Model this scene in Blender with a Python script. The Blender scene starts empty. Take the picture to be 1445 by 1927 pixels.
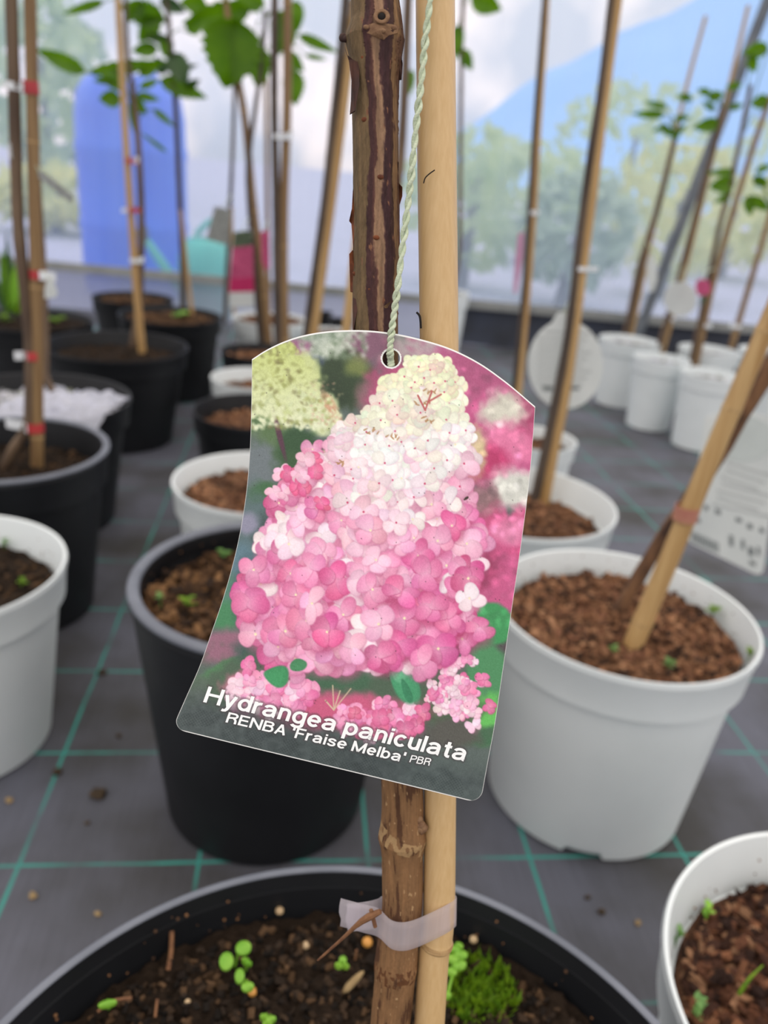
import bpy, bmesh, math, random
import numpy as np
from mathutils import Vector, Matrix, noise as mnoise
random.seed(7); rng = np.random.default_rng(11)
SC = bpy.context.scene
COL = SC.collection
PI = math.pi

# ------------------------------------------------------------------ camera, world, exposure
W, H, F = 1445, 1927, 1480.0
CX, CY = 722.5, 963.5
PITCH, ROLL, HC = math.radians(23.4), math.radians(5.2), 0.6
CP, SP, CR, SR = math.cos(PITCH), math.sin(PITCH), math.cos(ROLL), math.sin(ROLL)
fwd = Vector((0, CP, -SP)); up0 = Vector((0, SP, CP)); ax = Vector((1, 0, 0))
right = CR * ax + SR * up0; upv = -SR * ax + CR * up0
cam_d = bpy.data.cameras.new('camera'); cam = bpy.data.objects.new('camera', cam_d); COL.objects.link(cam)
M = Matrix.Identity(4)
for i in range(3):
    M[i][0] = right[i]; M[i][1] = upv[i]; M[i][2] = -fwd[i]
M[2][3] = HC
cam.matrix_world = M
cam_d.sensor_fit = 'VERTICAL'; cam_d.sensor_height = 36.0; cam_d.lens = F / H * 36.0
cam_d.clip_start = 0.01; cam_d.clip_end = 400
cam_d.dof.use_dof = True; cam_d.dof.focus_distance = 0.216
cam_d.dof.aperture_fstop = cam_d.lens / 2.6
SC.camera = cam
SC.view_settings.view_transform = 'Standard'; SC.view_settings.look = 'None'
SC.view_settings.gamma = 1.0; SC.view_settings.use_curve_mapping = False
SC.view_settings.exposure = 0.0
SC.cycles.use_denoising = True
SC.cycles.max_bounces = 8; SC.cycles.transparent_max_bounces = 16
SC.cycles.sample_clamp_indirect = 6.0

wd = bpy.data.worlds.new('sky'); SC.world = wd; wd.use_nodes = True
nt = wd.node_tree; nt.nodes.clear()
wo = nt.nodes.new('ShaderNodeOutputWorld'); wb = nt.nodes.new('ShaderNodeBackground')
tc = nt.nodes.new('ShaderNodeTexCoord'); sx = nt.nodes.new('ShaderNodeSeparateXYZ')
rp = nt.nodes.new('ShaderNodeValToRGB')
rp.color_ramp.elements[0].position = 0.0; rp.color_ramp.elements[0].color = (0.42, 0.44, 0.47, 1)
rp.color_ramp.elements[1].position = 1.0; rp.color_ramp.elements[1].color = (1.55, 1.55, 1.55, 1)
e = rp.color_ramp.elements.new(0.47); e.color = (0.5, 0.52, 0.56, 1)
e = rp.color_ramp.elements.new(0.53); e.color = (0.80, 0.84, 0.95, 1)
e = rp.color_ramp.elements.new(0.66); e.color = (1.0, 1.02, 1.06, 1)
mr = nt.nodes.new('ShaderNodeMapRange'); mr.inputs['From Min'].default_value = -1
cl = nt.nodes.new('ShaderNodeTexNoise'); cl.inputs['Scale'].default_value = 7.0; cl.inputs['Detail'].default_value = 3
cr = nt.nodes.new('ShaderNodeMapRange'); cr.inputs['From Min'].default_value = 0.45; cr.inputs['From Max'].default_value = 0.68
cr.inputs['To Min'].default_value = 0.0; cr.inputs['To Max'].default_value = 1.0
mx = nt.nodes.new('ShaderNodeMixRGB'); mx.blend_type = 'MULTIPLY'; mx.inputs['Color2'].default_value = (2.1, 1.75, 1.45, 1)
L = nt.links.new
L(tc.outputs['Generated'], sx.inputs[0]); L(sx.outputs['Z'], mr.inputs['Value']); L(mr.outputs[0], rp.inputs[0])
L(tc.outputs['Generated'], cl.inputs['Vector']); L(cl.outputs[0], cr.inputs['Value']); L(cr.outputs[0], mx.inputs['Fac'])
L(rp.outputs[0], mx.inputs['Color1']); L(mx.outputs[0], wb.inputs['Color']); wb.inputs['Strength'].default_value = 0.94
L(wb.outputs[0], wo.inputs[0])

# ------------------------------------------------------------------ pixel <-> world
def ray(px, py):
    u = (px - CX) / F; v = -(py - CY) / F
    return u * right + v * upv + fwd
def unz(px, py, z=0.0):
    d = ray(px, py); return Vector((0, 0, HC)) + d * ((z - HC) / d.z)
def uny(px, py, y):
    d = ray(px, py); return Vector((0, 0, HC)) + d * (y / d.y)
def und(px, py, depth):
    return Vector((0, 0, HC)) + ray(px, py) * depth
def dep(p):
    return (Vector(p) - Vector((0, 0, HC))).dot(fwd)
def main_pt(px, py, toward=0.0):          # the leaning plane that holds the front stem and its cane
    d = ray(px, py); k = 0.2              # y = .15 + k (z - .2)
    t = (0.15 + k * (HC - 0.2)) / (d.y - k * d.z)
    return Vector((0, 0, HC)) + d * (t - toward)

# ------------------------------------------------------------------ materials
def s2l(c):
    return tuple(((x / 255.0) / 12.92 if x / 255.0 <= 0.04045 else ((x / 255.0 + 0.055) / 1.055) ** 2.4) for x in c)
def mat(name, c1, c2=None, rough=0.5, scale=30, stretch=(1, 1, 1), detail=4, lo=0.35, hi=0.65, bump=0.0, bscale=None, spec=0.5,
        transl=0.0, coat=0.0, attr=False, coords='Object'):
    m = bpy.data.materials.new(name); m.use_nodes = True; n = m.node_tree; n.nodes.clear(); k = n.links.new
    out = n.nodes.new('ShaderNodeOutputMaterial'); b = n.nodes.new('ShaderNodeBsdfPrincipled')
    b.inputs['Roughness'].default_value = rough; b.inputs['Specular IOR Level'].default_value = spec
    b.inputs['Coat Weight'].default_value = coat
    tcn = n.nodes.new('ShaderNodeTexCoord'); mp = n.nodes.new('ShaderNodeMapping'); mp.inputs['Scale'].default_value = stretch
    k(tcn.outputs[coords], mp.inputs['Vector'])
    nz = n.nodes.new('ShaderNodeTexNoise'); nz.inputs['Scale'].default_value = scale; nz.inputs['Detail'].default_value = detail
    k(mp.outputs[0], nz.inputs['Vector'])
    r = n.nodes.new('ShaderNodeMapRange'); r.inputs['From Min'].default_value = lo; r.inputs['From Max'].default_value = hi
    k(nz.outputs[0], r.inputs['Value'])
    x = n.nodes.new('ShaderNodeMixRGB'); k(r.outputs[0], x.inputs['Fac'])
    if attr:
        a = n.nodes.new('ShaderNodeVertexColor'); a.layer_name = 'Col'
        x.blend_type = 'MULTIPLY'; x.inputs['Fac'].default_value = 1
        mm = n.nodes.new('ShaderNodeMapRange'); mm.inputs['To Min'].default_value = 0.82; mm.inputs['To Max'].default_value = 1.15
        k(nz.outputs[0], mm.inputs['Value']); n.links.remove(x.inputs['Fac'].links[0])
        k(a.outputs[0], x.inputs['Color1']); k(mm.outputs[0], x.inputs['Color2'])
    else:
        x.inputs['Color1'].default_value = (*s2l(c1), 1); x.inputs['Color2'].default_value = (*s2l(c2 or c1), 1)
    k(x.outputs[0], b.inputs['Base Color'])
    if bump:
        bn = n.nodes.new('ShaderNodeTexNoise'); bn.inputs['Scale'].default_value = bscale or scale * 3; bn.inputs['Detail'].default_value = 4
        k(mp.outputs[0], bn.inputs['Vector'])
        bp = n.nodes.new('ShaderNodeBump'); bp.inputs['Strength'].default_value = bump; bp.inputs['Distance'].default_value = 0.002
        k(bn.outputs[0], bp.inputs['Height']); k(bp.outputs[0], b.inputs['Normal'])
    sh = b.outputs[0]
    if transl:
        t = n.nodes.new('ShaderNodeBsdfTranslucent'); k(x.outputs[0], t.inputs['Color'])
        mxs = n.nodes.new('ShaderNodeMixShader'); mxs.inputs[0].default_value = transl
        k(sh, mxs.inputs[1]); k(t.outputs[0], mxs.inputs[2]); sh = mxs.outputs[0]
    k(sh, out.inputs[0]); return m
def film(name, col, clear, diff=0.35, scale=3.0):
    m = bpy.data.materials.new(name); m.use_nodes = True; n = m.node_tree; n.nodes.clear(); k = n.links.new
    out = n.nodes.new('ShaderNodeOutputMaterial')
    tr = n.nodes.new('ShaderNodeBsdfTransparent'); tl = n.nodes.new('ShaderNodeBsdfTranslucent'); df = n.nodes.new('ShaderNodeBsdfDiffuse')
    tcn = n.nodes.new('ShaderNodeTexCoord'); mp = n.nodes.new('ShaderNodeMapping'); mp.inputs['Scale'].default_value = (6, 1, 0.35)
    nz = n.nodes.new('ShaderNodeTexNoise'); nz.inputs['Scale'].default_value = scale; nz.inputs['Detail'].default_value = 3
    k(tcn.outputs['Object'], mp.inputs[0]); k(mp.outputs[0], nz.inputs['Vector'])
    r = n.nodes.new('ShaderNodeMapRange'); r.inputs['From Min'].default_value = 0.3; r.inputs['From Max'].default_value = 0.7
    r.inputs['To Min'].default_value = 1 - clear - 0.04; r.inputs['To Max'].default_value = 1 - clear + 0.04
    k(nz.outputs[0], r.inputs['Value'])
    tl.inputs[0].default_value = (*col, 1); df.inputs[0].default_value = (*col, 1); tr.inputs[0].default_value = (0.98, 0.98, 1, 1)
    m1 = n.nodes.new('ShaderNodeMixShader'); m1.inputs[0].default_value = diff; k(tl.outputs[0], m1.inputs[1]); k(df.outputs[0], m1.inputs[2])
    m2 = n.nodes.new('ShaderNodeMixShader'); k(r.outputs[0], m2.inputs[0]); k(tr.outputs[0], m2.inputs[1]); k(m1.outputs[0], m2.inputs[2])
    k(m2.outputs[0], out.inputs[0]); return m

MT = {}
MT['white_pot'] = mat('white_plastic', (224, 231, 233), (212, 220, 222), 0.42, 9, bump=0.03, lo=0.4, hi=0.8)
MT['black_pot'] = mat('black_plastic', (15, 17, 21), (23, 25, 29), 0.5, 14, bump=0.05, spec=0.4)
MT['grey_rim'] = mat('grey_rim_plastic', (92, 97, 108), (108, 113, 124), 0.5, 25, bump=0.08)  # lips in a lighter grey than the black pots they edge
MT['soil'] = mat('potting_soil', None, None, 0.95, 260, attr=True, bump=0.6, bscale=500, spec=0.15)
MT['bark'] = mat('stem_bark', None, None, 0.75, 900, (1, 1, 0.25), attr=True, bump=0.35, bscale=1500, spec=0.25)
MT['stem_brown'] = mat('young_bark', (74, 57, 44), (112, 92, 72), 0.7, 60, (1, 1, 0.15), bump=0.2)
MT['stem_dark'] = mat('dark_bark', (56, 46, 40), (88, 74, 62), 0.7, 60, (1, 1, 0.15), bump=0.2)
MT['stem_rough'] = mat('rough_bark', (52, 32, 22), (120, 86, 58), 0.85, 90, (1, 1, 0.4), bump=0.6)
MT['cane'] = mat('bamboo', (188, 156, 106), (164, 128, 78), 0.5, 40, (3, 3, 0.08), bump=0.05)
MT['cane_front'] = mat('pale_bamboo', (208, 176, 128), (199, 165, 115), 0.42, 160, (6, 6, 0.06), bump=0.04, lo=0.3, hi=0.7)
MT['cane_brown'] = mat('aged_bamboo', (142, 114, 76), (116, 88, 56), 0.55, 40, (3, 3, 0.1), bump=0.06)
MT['node'] = mat('bamboo_node', (150, 118, 74), (190, 160, 112), 0.6, 200)
MT['leaf'] = mat('leaf_green', (98, 142, 8), (78, 122, 4), 0.45, 20, transl=0.55)
MT['leaf_dark'] = mat('leaf_dark_green', (44, 78, 34), (60, 92, 44), 0.4, 20, transl=0.3)
MT['seedling'] = mat('seedling_green', (150, 200, 70), (120, 180, 50), 0.45, 80, transl=0.3)
MT['weed'] = mat('weed_green', (112, 156, 80), (90, 136, 66), 0.5, 60, transl=0.3)
MT['moss'] = mat('moss_green', (126, 160, 20), (84, 128, 16), 0.7, 200, transl=0.3)
MT['tie_red'] = mat('red_tape', (190, 66, 66), (160, 40, 48), 0.4, 30)
MT['tie_faded'] = mat('faded_tape', (178, 128, 104), (168, 108, 94), 0.5, 60)
MT['tie_white'] = mat('white_tape', (232, 236, 240), (214, 220, 226), 0.4, 30)
MT['tag_white'] = mat('white_tag_plastic', (226, 230, 228), (214, 219, 218), 0.4, 12, transl=0.25)
MT['tag_grey'] = mat('grey_tag_plastic', (150, 154, 152), (126, 130, 128), 0.5, 90)
MT['ink_grey'] = mat('grey_ink', (186, 190, 189), (178, 183, 182), 0.6)
MT['ink_dark'] = mat('dark_ink', (120, 126, 126), (106, 112, 114), 0.6)
MT['ink_pale'] = mat('pale_ink', (188, 196, 194), (180, 188, 186), 0.6)
MT['string'] = mat('pale_green_twine', (206, 216, 190), (184, 198, 168), 0.85, 700, bump=0.3)
MT['text'] = mat('white_lettering', (250, 252, 252), None, 0.4)
MT['tag_edge'] = mat('tag_white_edge', (240, 242, 240), (232, 234, 232), 0.4)
MT['magenta'] = mat('magenta_print', (190, 30, 96), (176, 26, 88), 0.4)
MT['pinkpic'] = mat('pink_flower_print', (196, 84, 126), (160, 50, 96), 0.5, 120)
MT['palepink'] = mat('pale_pink_strip', (196, 140, 172), (176, 126, 160), 0.5, 120)
MT['greenpic'] = mat('green_leaf_print', (84, 104, 74), (60, 70, 56), 0.5, 90)
MT['flake'] = mat('peeling_bark', (150, 84, 46), (96, 52, 34), 0.8, 300, transl=0.25)
MT['flake_dark'] = mat('dark_peeling_bark', (78, 46, 36), (56, 36, 32), 0.8, 300)
MT['scar'] = mat('scar_tissue', (140, 108, 78), (112, 80, 56), 0.8, 400, bump=0.3)
MT['hole'] = mat('dark_pith', (24, 18, 16), None, 0.9)
MT['granule'] = mat('fertiliser_orange', (214, 160, 84), (196, 136, 60), 0.35, 200)
MT['granule_pale'] = mat('fertiliser_pale', (196, 170, 132), (176, 150, 116), 0.4, 200)
MT['twig'] = mat('dry_twig', (132, 92, 60), (104, 68, 44), 0.8, 300)
MT['straw'] = mat('dry_straw', (160, 136, 96), (130, 108, 72), 0.8, 200)
MT['clod'] = mat('soil_crumb', (74, 60, 42), (54, 44, 34), 0.95, 200, bump=0.5)
MT['barrel'] = mat('blue_plastic', (22, 108, 250), (16, 96, 240), 0.4, 6)
MT['dark_cap'] = mat('dark_plastic', (34, 36, 40), None, 0.5)
MT['can'] = mat('turquoise_plastic', (64, 196, 176), (56, 184, 164), 0.4, 8)
MT['steel'] = mat('weathered_steel', (84, 92, 102), (104, 110, 116), 0.45, 20, spec=0.6)
MT['rail'] = mat('grey_metal', (128, 132, 132), (148, 150, 148), 0.5, 20)
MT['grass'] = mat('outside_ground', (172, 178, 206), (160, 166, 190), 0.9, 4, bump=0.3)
MT['hill'] = mat('hazy_hill', (150, 192, 244), (140, 184, 238), 1.0, 0.08, spec=0.0)  # the blue of aerial haze is put into the base colour
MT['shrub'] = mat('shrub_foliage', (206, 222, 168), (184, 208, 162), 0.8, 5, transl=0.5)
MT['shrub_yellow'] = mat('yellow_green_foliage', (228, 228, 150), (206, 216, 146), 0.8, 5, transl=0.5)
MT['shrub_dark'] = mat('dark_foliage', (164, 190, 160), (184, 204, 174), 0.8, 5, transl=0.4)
MT['trunk'] = mat('grey_trunk', (120, 120, 116), (100, 100, 96), 0.9, 10)
MT['film'] = film('polythene_film', (0.61, 0.735, 0.94), 0.64)
MT['film_low'] = film('cloudy_polythene', (0.42, 0.45, 0.56), 0.14, 0.6)
MT['skirt_dark'] = mat('dark_fabric_skirt', (64, 70, 86), (44, 46, 52), 0.7, 6, bump=0.1)
MT['tape'] = film('frosted_tape', (0.80, 0.74, 0.77), 0.62, 0.6, 60)
MT['plastic_sheet'] = film('crumpled_clear_plastic', (0.74, 0.76, 0.86), 0.3, 0.6, 30)
nn = MT['plastic_sheet'].node_tree

# woven ground fabric with its teal marker threads
def ground_mat():
    m = bpy.data.materials.new('woven_ground_fabric'); m.use_nodes = True; n = m.node_tree; n.nodes.clear(); k = n.links.new
    out = n.nodes.new('ShaderNodeOutputMaterial'); b = n.nodes.new('ShaderNodeBsdfPrincipled'); k(b.outputs[0], out.inputs[0])
    tcn = n.nodes.new('ShaderNodeTexCoord'); mp = n.nodes.new('ShaderNodeMapping'); mp.vector_type = 'POINT'
    mp.inputs['Rotation'].default_value = (0, 0, -math.radians(7.6)); k(tcn.outputs['Object'], mp.inputs[0])
    def math_(op, a, b_=None, c=None):
        q = n.nodes.new('ShaderNodeMath'); q.operation = op
        for i, v in enumerate((a, b_, c)):
            if v is None: continue
            if isinstance(v, (int, float)): q.inputs[i].default_value = v
            else: k(v, q.inputs[i])
        return q.outputs[0]
    wob = n.nodes.new('ShaderNodeTexNoise'); wob.inputs['Scale'].default_value = 5.0; k(mp.outputs[0], wob.inputs['Vector'])
    sp_ = n.nodes.new('ShaderNodeSeparateXYZ'); k(mp.outputs[0], sp_.inputs[0])
    wv = math_('MULTIPLY_ADD', wob.outputs[0], 0.008, -0.004)
    def lines(sock, off, per):
        a = math_('ADD', math_('SUBTRACT', sock, off), wv)
        f = math_('ABSOLUTE', math_('SUBTRACT', math_('FRACT', math_('ADD', math_('DIVIDE', a, per), 0.5)), 0.5))
        return math_('LESS_THAN', math_('MULTIPLY', f, per), 0.0017)
    ln = math_('MAXIMUM', lines(sp_.outputs[0], -0.228, 0.1583), lines(sp_.outputs[1], 0.548, 0.1485))
    wear = n.nodes.new('ShaderNodeTexNoise'); wear.inputs['Scale'].default_value = 9; wear.inputs['Detail'].default_value = 5; k(mp.outputs[0], wear.inputs['Vector'])
    wr = n.nodes.new('ShaderNodeMapRange'); wr.inputs['From Min'].default_value = 0.36; wr.inputs['From Max'].default_value = 0.55; wr.inputs['To Min'].default_value = 0.05; wr.inputs['To Max'].default_value = 0.9
    k(wear.outputs[0], wr.inputs['Value'])
    lf = math_('MULTIPLY', ln, wr.outputs[0])
    d1 = n.nodes.new('ShaderNodeTexNoise'); d1.inputs['Scale'].default_value = 6; d1.inputs['Detail'].default_value = 6; k(mp.outputs[0], d1.inputs['Vector'])
    r1 = n.nodes.new('ShaderNodeValToRGB'); k(d1.outputs[0], r1.inputs[0])
    r1.color_ramp.elements[0].position = 0.33; r1.color_ramp.elements[0].color = (*s2l((56, 55, 54)), 1)
    r1.color_ramp.elements[1].position = 0.62; r1.color_ramp.elements[1].color = (*s2l((88, 90, 101)), 1)
    st = n.nodes.new('ShaderNodeMapping'); st.inputs['Scale'].default_value = (420, 14, 1); k(mp.outputs[0], st.inputs[0])
    sn = n.nodes.new('ShaderNodeTexNoise'); sn.inputs['Scale'].default_value = 1; sn.inputs['Detail'].default_value = 3; k(st.outputs[0], sn.inputs['Vector'])
    sm = n.nodes.new('ShaderNodeMapRange'); sm.inputs['To Min'].default_value = 0.72; sm.inputs['To Max'].default_value = 1.28; k(sn.outputs[0], sm.inputs['Value'])
    mu = n.nodes.new('ShaderNodeMixRGB'); mu.blend_type = 'MULTIPLY'; mu.inputs[0].default_value = 1; k(r1.outputs[0], mu.inputs[1]); k(sm.outputs[0], mu.inputs[2])
    mx_ = n.nodes.new('ShaderNodeMixRGB'); k(lf, mx_.inputs[0]); k(mu.outputs[0], mx_.inputs[1]); mx_.inputs[2].default_value = (*s2l((50, 150, 138)), 1)
    k(mx_.outputs[0], b.inputs['Base Color']); b.inputs['Roughness'].default_value = 0.55; b.inputs['Specular IOR Level'].default_value = 0.35
    wvx = n.nodes.new('ShaderNodeTexWave'); wvx.inputs['Scale'].default_value = 130; wvx.bands_direction = 'X'; k(mp.outputs[0], wvx.inputs['Vector'])
    wvy = n.nodes.new('ShaderNodeTexWave'); wvy.inputs['Scale'].default_value = 130; wvy.bands_direction = 'Y'; k(mp.outputs[0], wvy.inputs['Vector'])
    bp = n.nodes.new('ShaderNodeBump'); bp.inputs['Strength'].default_value = 0.25; bp.inputs['Distance'].default_value = 0.0006
    k(math_('MULTIPLY', wvx.outputs[1], wvy.outputs[1]), bp.inputs['Height']); k(bp.outputs[0], b.inputs['Normal'])
    return m
MT['ground'] = ground_mat()

# ------------------------------------------------------------------ object helpers
def link(name, verts, faces, m, parent=None, smooth=True, col=None):
    me = bpy.data.meshes.new(name); me.from_pydata([tuple(v) for v in verts], [], faces); me.update()
    ms = m if isinstance(m, (list, tuple)) else [m]
    for q in ms: me.materials.append(q)
    if smooth:
        me.polygons.foreach_set('use_smooth', [True] * len(me.polygons)); me.set_sharp_from_angle(angle=math.radians(42))
    if col is not None:
        a = me.color_attributes.new('Col', 'FLOAT_COLOR', 'POINT')
        c = np.ones((len(verts), 4), np.float32); c[:, :3] = col; a.data.foreach_set('color', c.ravel())
    o = bpy.data.objects.new(name, me); COL.objects.link(o)
    if parent is not None:
        o.parent = parent; o.matrix_parent_inverse = Matrix.Translation(parent.location).inverted()
    return o
def tag(o, label, cat, group=None):
    o['label'] = label; o['category'] = cat
    if group: o['group'] = group
    return o
def empty(name, loc, label, cat, group=None):
    o = bpy.data.objects.new(name, None); COL.objects.link(o); o.location = loc; o.empty_display_size = 0.02
    return tag(o, label, cat, group)
def structure(name, verts, faces, m, smooth=False):
    o = link(name, verts, faces, m, smooth=smooth); o['kind'] = 'structure'; return o
class Buf:
    def __init__(s): s.v = []; s.f = []; s.c = []
    def add(s, v, f, c=None):
        o = len(s.v); s.v += [Vector(q) for q in v]; s.f += [tuple(i + o for i in q) for q in f]
        if c is not None: s.c += [c] * len(v)
    def build(s, name, m, parent=None, smooth=True):
        return link(name, s.v, s.f, m, parent, smooth, np.array(s.c, np.float32) if s.c else None)
def box(c, sx_, sy_, sz_, rot=None):
    v = [Vector((x * sx_ / 2, y * sy_ / 2, z * sz_ / 2)) for x in (-1, 1) for y in (-1, 1) for z in (-1, 1)]
    if rot is not None: v = [rot @ q for q in v]
    v = [q + Vector(c) for q in v]
    return v, [(0, 1, 3, 2), (4, 6, 7, 5), (0, 4, 5, 1), (2, 3, 7, 6), (0, 2, 6, 4), (1, 5, 7, 3)]
def resample(pts, n):
    P = [Vector(p) for p in pts]
    if len(P) == 2: return [P[0].lerp(P[1], i / (n - 1)) for i in range(n)]
    out = []
    segs = len(P) - 1
    for i in range(n):
        t = i / (n - 1) * segs; k = min(int(t), segs - 1); u = t - k
        p0 = P[max(k - 1, 0)]; p1 = P[k]; p2 = P[k + 1]; p3 = P[min(k + 2, segs)]
        out.append(0.5 * ((2 * p1) + (p2 - p0) * u + (2 * p0 - 5 * p1 + 4 * p2 - p3) * u * u + (3 * p1 - p0 - 3 * p2 + p3) * u ** 3))
    return out
def tube(pts, rad, segs=12, n=None, cap=True):
    P = resample(pts, n) if n else [Vector(p) for p in pts]
    N = len(P); R = list(np.interp(np.linspace(0, 1, N), np.linspace(0, 1, len(rad)), rad)) if hasattr(rad, '__len__') else [rad] * N
    v = []; f = []; side = None
    for i, p in enumerate(P):
        t = (P[min(i + 1, N - 1)] - P[max(i - 1, 0)]).normalized()
        if side is None:
            side = t.cross(Vector((0, 1, 0.13))).normalized()
        side = (side - t * side.dot(t)).normalized(); b = t.cross(side)
        for j in range(segs):
            a = 2 * PI * j / segs; v.append(p + (side * math.cos(a) + b * math.sin(a)) * R[i])
    for i in range(N - 1):
        for j in range(segs):
            a, b2 = i * segs + j, i * segs + (j + 1) % segs
            f.append((a, b2, b2 + segs, a + segs))
    if cap:
        f.append(tuple(range(segs))[::-1]); f.append(tuple((N - 1) * segs + j for j in range(segs)))
    return v, f
def lathe(c, prof, segs=96):
    v = []; f = []; n = len(prof)
    for r, z in prof:
        for j in range(segs):
            a = 2 * PI * j / segs; v.append(Vector((c[0] + r * math.cos(a), c[1] + r * math.sin(a), c[2] + z)))
    for i in range(n - 1):
        for j in range(segs):
            a, b = i * segs + j, i * segs + (j + 1) % segs
            f.append((a, b, b + segs, a + segs))
    return v, f
def ball(c, r, sc=(1, 1, 1), seg=10, rings=7):
    v = []; f = []
    for i in range(rings + 1):
        th = PI * i / rings
        for j in range(seg):
            a = 2 * PI * j / seg
            v.append(Vector(c) + Vector((r * sc[0] * math.sin(th) * math.cos(a), r * sc[1] * math.sin(th) * math.sin(a), r * sc[2] * math.cos(th))))
    for i in range(rings):
        for j in range(seg):
            a, b = i * seg + j, i * seg + (j + 1) % seg
            f.append((a, a + seg, b + seg, b))
    return v, f

# ------------------------------------------------------------------ the place: floor, film wall, rail, skirt
structure('floor', [(-4, -1, 0), (5, -1, 0), (5, 3.12, 0), (-4, 3.12, 0)], [(0, 1, 2, 3)], MT['ground'])
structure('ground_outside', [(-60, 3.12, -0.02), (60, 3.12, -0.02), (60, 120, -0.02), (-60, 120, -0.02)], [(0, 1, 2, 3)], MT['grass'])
WY = 3.12; RZ = 0.16
def sheet(name, x0, x1, z0, z1, m, y=WY, amp=0.006, nx=120, nz=6):
    v = []; f = []
    for j in range(nz + 1):
        for i in range(nx + 1):
            x = x0 + (x1 - x0) * i / nx; z = z0 + (z1 - z0) * j / nz
            v.append((x, y + amp * math.sin(x * 9 + z * 1.3) + amp * math.sin(x * 23 + 1), z))
    for j in range(nz):
        for i in range(nx):
            a = j * (nx + 1) + i; f.append((a, a + 1, a + nx + 2, a + nx + 1))
    return structure(name, v, f, m, True)
sheet('wall_back', -4, 5, RZ, 2.6, MT['film'])
sheet('wall_back_lower', -4, 0.16, 0, RZ, MT['film_low'], nz=2)
sheet('wall_back_lower.001', 0.16, 5, 0, RZ, MT['skirt_dark'], nz=2)
v, f = box((0.5, WY - 0.022, RZ), 9, 0.022, 0.032)
structure('trim_1', v, f, MT['rail'])
# bracing tube of the tunnel
p0 = uny(1215, 640, 2.95); p0 = uny(1196, 640, 2.98); p1 = uny(1480, -90, 2.98)
dd = (p1 - p0).normalized(); base = p0 - dd * (p0.z / dd.z)
tb = Buf(); tb.add(*tube([base, p1 + dd * 0.4], 0.019, 16)); o = tb.build('trim_2', MT['steel']); o['kind'] = 'structure'
# far hill
hv = []; hf = []
RIDGE = [(uny(px, py, 74), px) for px, py in ((560, 400), (760, 320), (900, 214), (1037, 122), (1179, 52), (1292, -4), (1445, -70), (1700, -150), (2300, -120))]
for i in range(61):
    x = -14 + 110 * i / 60
    ztop = float(np.interp(x, [q[0].x for q in RIDGE], [q[0].z for q in RIDGE])) + .25 * math.sin(x * .9)
    for k, (yy, t_) in enumerate(((44, 0), (58, .5), (74, 1.0), (110, 0.0))):
        hv.append((x, yy, max(ztop, .2) * t_ - 0.3))
for i in range(60):
    for k in range(3):
        a = i * 4 + k; hf.append((a, a + 4, a + 5, a + 1))
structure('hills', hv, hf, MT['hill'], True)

# ------------------------------------------------------------------ shrubs and trees beyond the film
def leafcloud(c, rx, ry, rz, n, size):
    b = Buf()
    for i in range(n):
        while True:
            q = Vector(rng.uniform(-1, 1, 3))
            if 0.25 < q.length < 1: break
        q = q.normalized() * (q.length ** 0.5)
        p = Vector(c) + Vector((q.x * rx, q.y * ry, q.z * rz))
        a = Vector(rng.normal(size=3)).normalized(); t = a.cross(Vector(rng.normal(size=3))).normalized()
        s = size * rng.uniform(0.6, 1.4)
        b.add([p - a * s, p + t * s * 0.5, p + a * s, p - t * s * 0.5], [(0, 1, 2, 3)])
    return b
def shrub(px, py_top, y, w, m, label, cat='shrub', n=300, size=0.11, group='shrubs beyond the film'):
    topp = uny(px, py_top, y); h = max(topp.z, 0.4); x = topp.x
    e = empty('tree' if cat == 'tree' else 'shrub', (x, y, -0.02), label, cat, group)
    tb = Buf(); tb.add(*tube([(x, y, -0.02), (x + 0.03, y, h * 0.7)], [0.05, 0.02], 8)); tb.build('trunk', MT['trunk'], e)
    leafcloud((x, y, h * 0.55), w, w * 0.8, h * 0.45, n, size).build('foliage', m, e, smooth=False)
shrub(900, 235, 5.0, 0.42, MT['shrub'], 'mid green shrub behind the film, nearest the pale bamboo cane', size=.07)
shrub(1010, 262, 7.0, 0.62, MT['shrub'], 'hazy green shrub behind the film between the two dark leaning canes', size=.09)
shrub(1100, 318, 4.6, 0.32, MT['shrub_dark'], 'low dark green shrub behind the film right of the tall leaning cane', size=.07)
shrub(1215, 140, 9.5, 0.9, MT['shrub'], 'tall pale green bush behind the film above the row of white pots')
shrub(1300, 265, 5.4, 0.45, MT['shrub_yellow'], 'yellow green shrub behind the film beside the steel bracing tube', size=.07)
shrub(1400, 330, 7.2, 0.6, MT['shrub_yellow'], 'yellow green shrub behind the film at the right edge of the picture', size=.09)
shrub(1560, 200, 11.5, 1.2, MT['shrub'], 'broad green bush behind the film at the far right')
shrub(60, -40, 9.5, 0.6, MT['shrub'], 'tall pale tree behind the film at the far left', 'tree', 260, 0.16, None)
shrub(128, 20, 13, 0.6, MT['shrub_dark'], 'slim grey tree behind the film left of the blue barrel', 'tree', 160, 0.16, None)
shrub(100, 330, 6.0, 0.45, MT['shrub_yellow'], 'pale low shrub behind the film left of the blue barrel', n=200)

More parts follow.
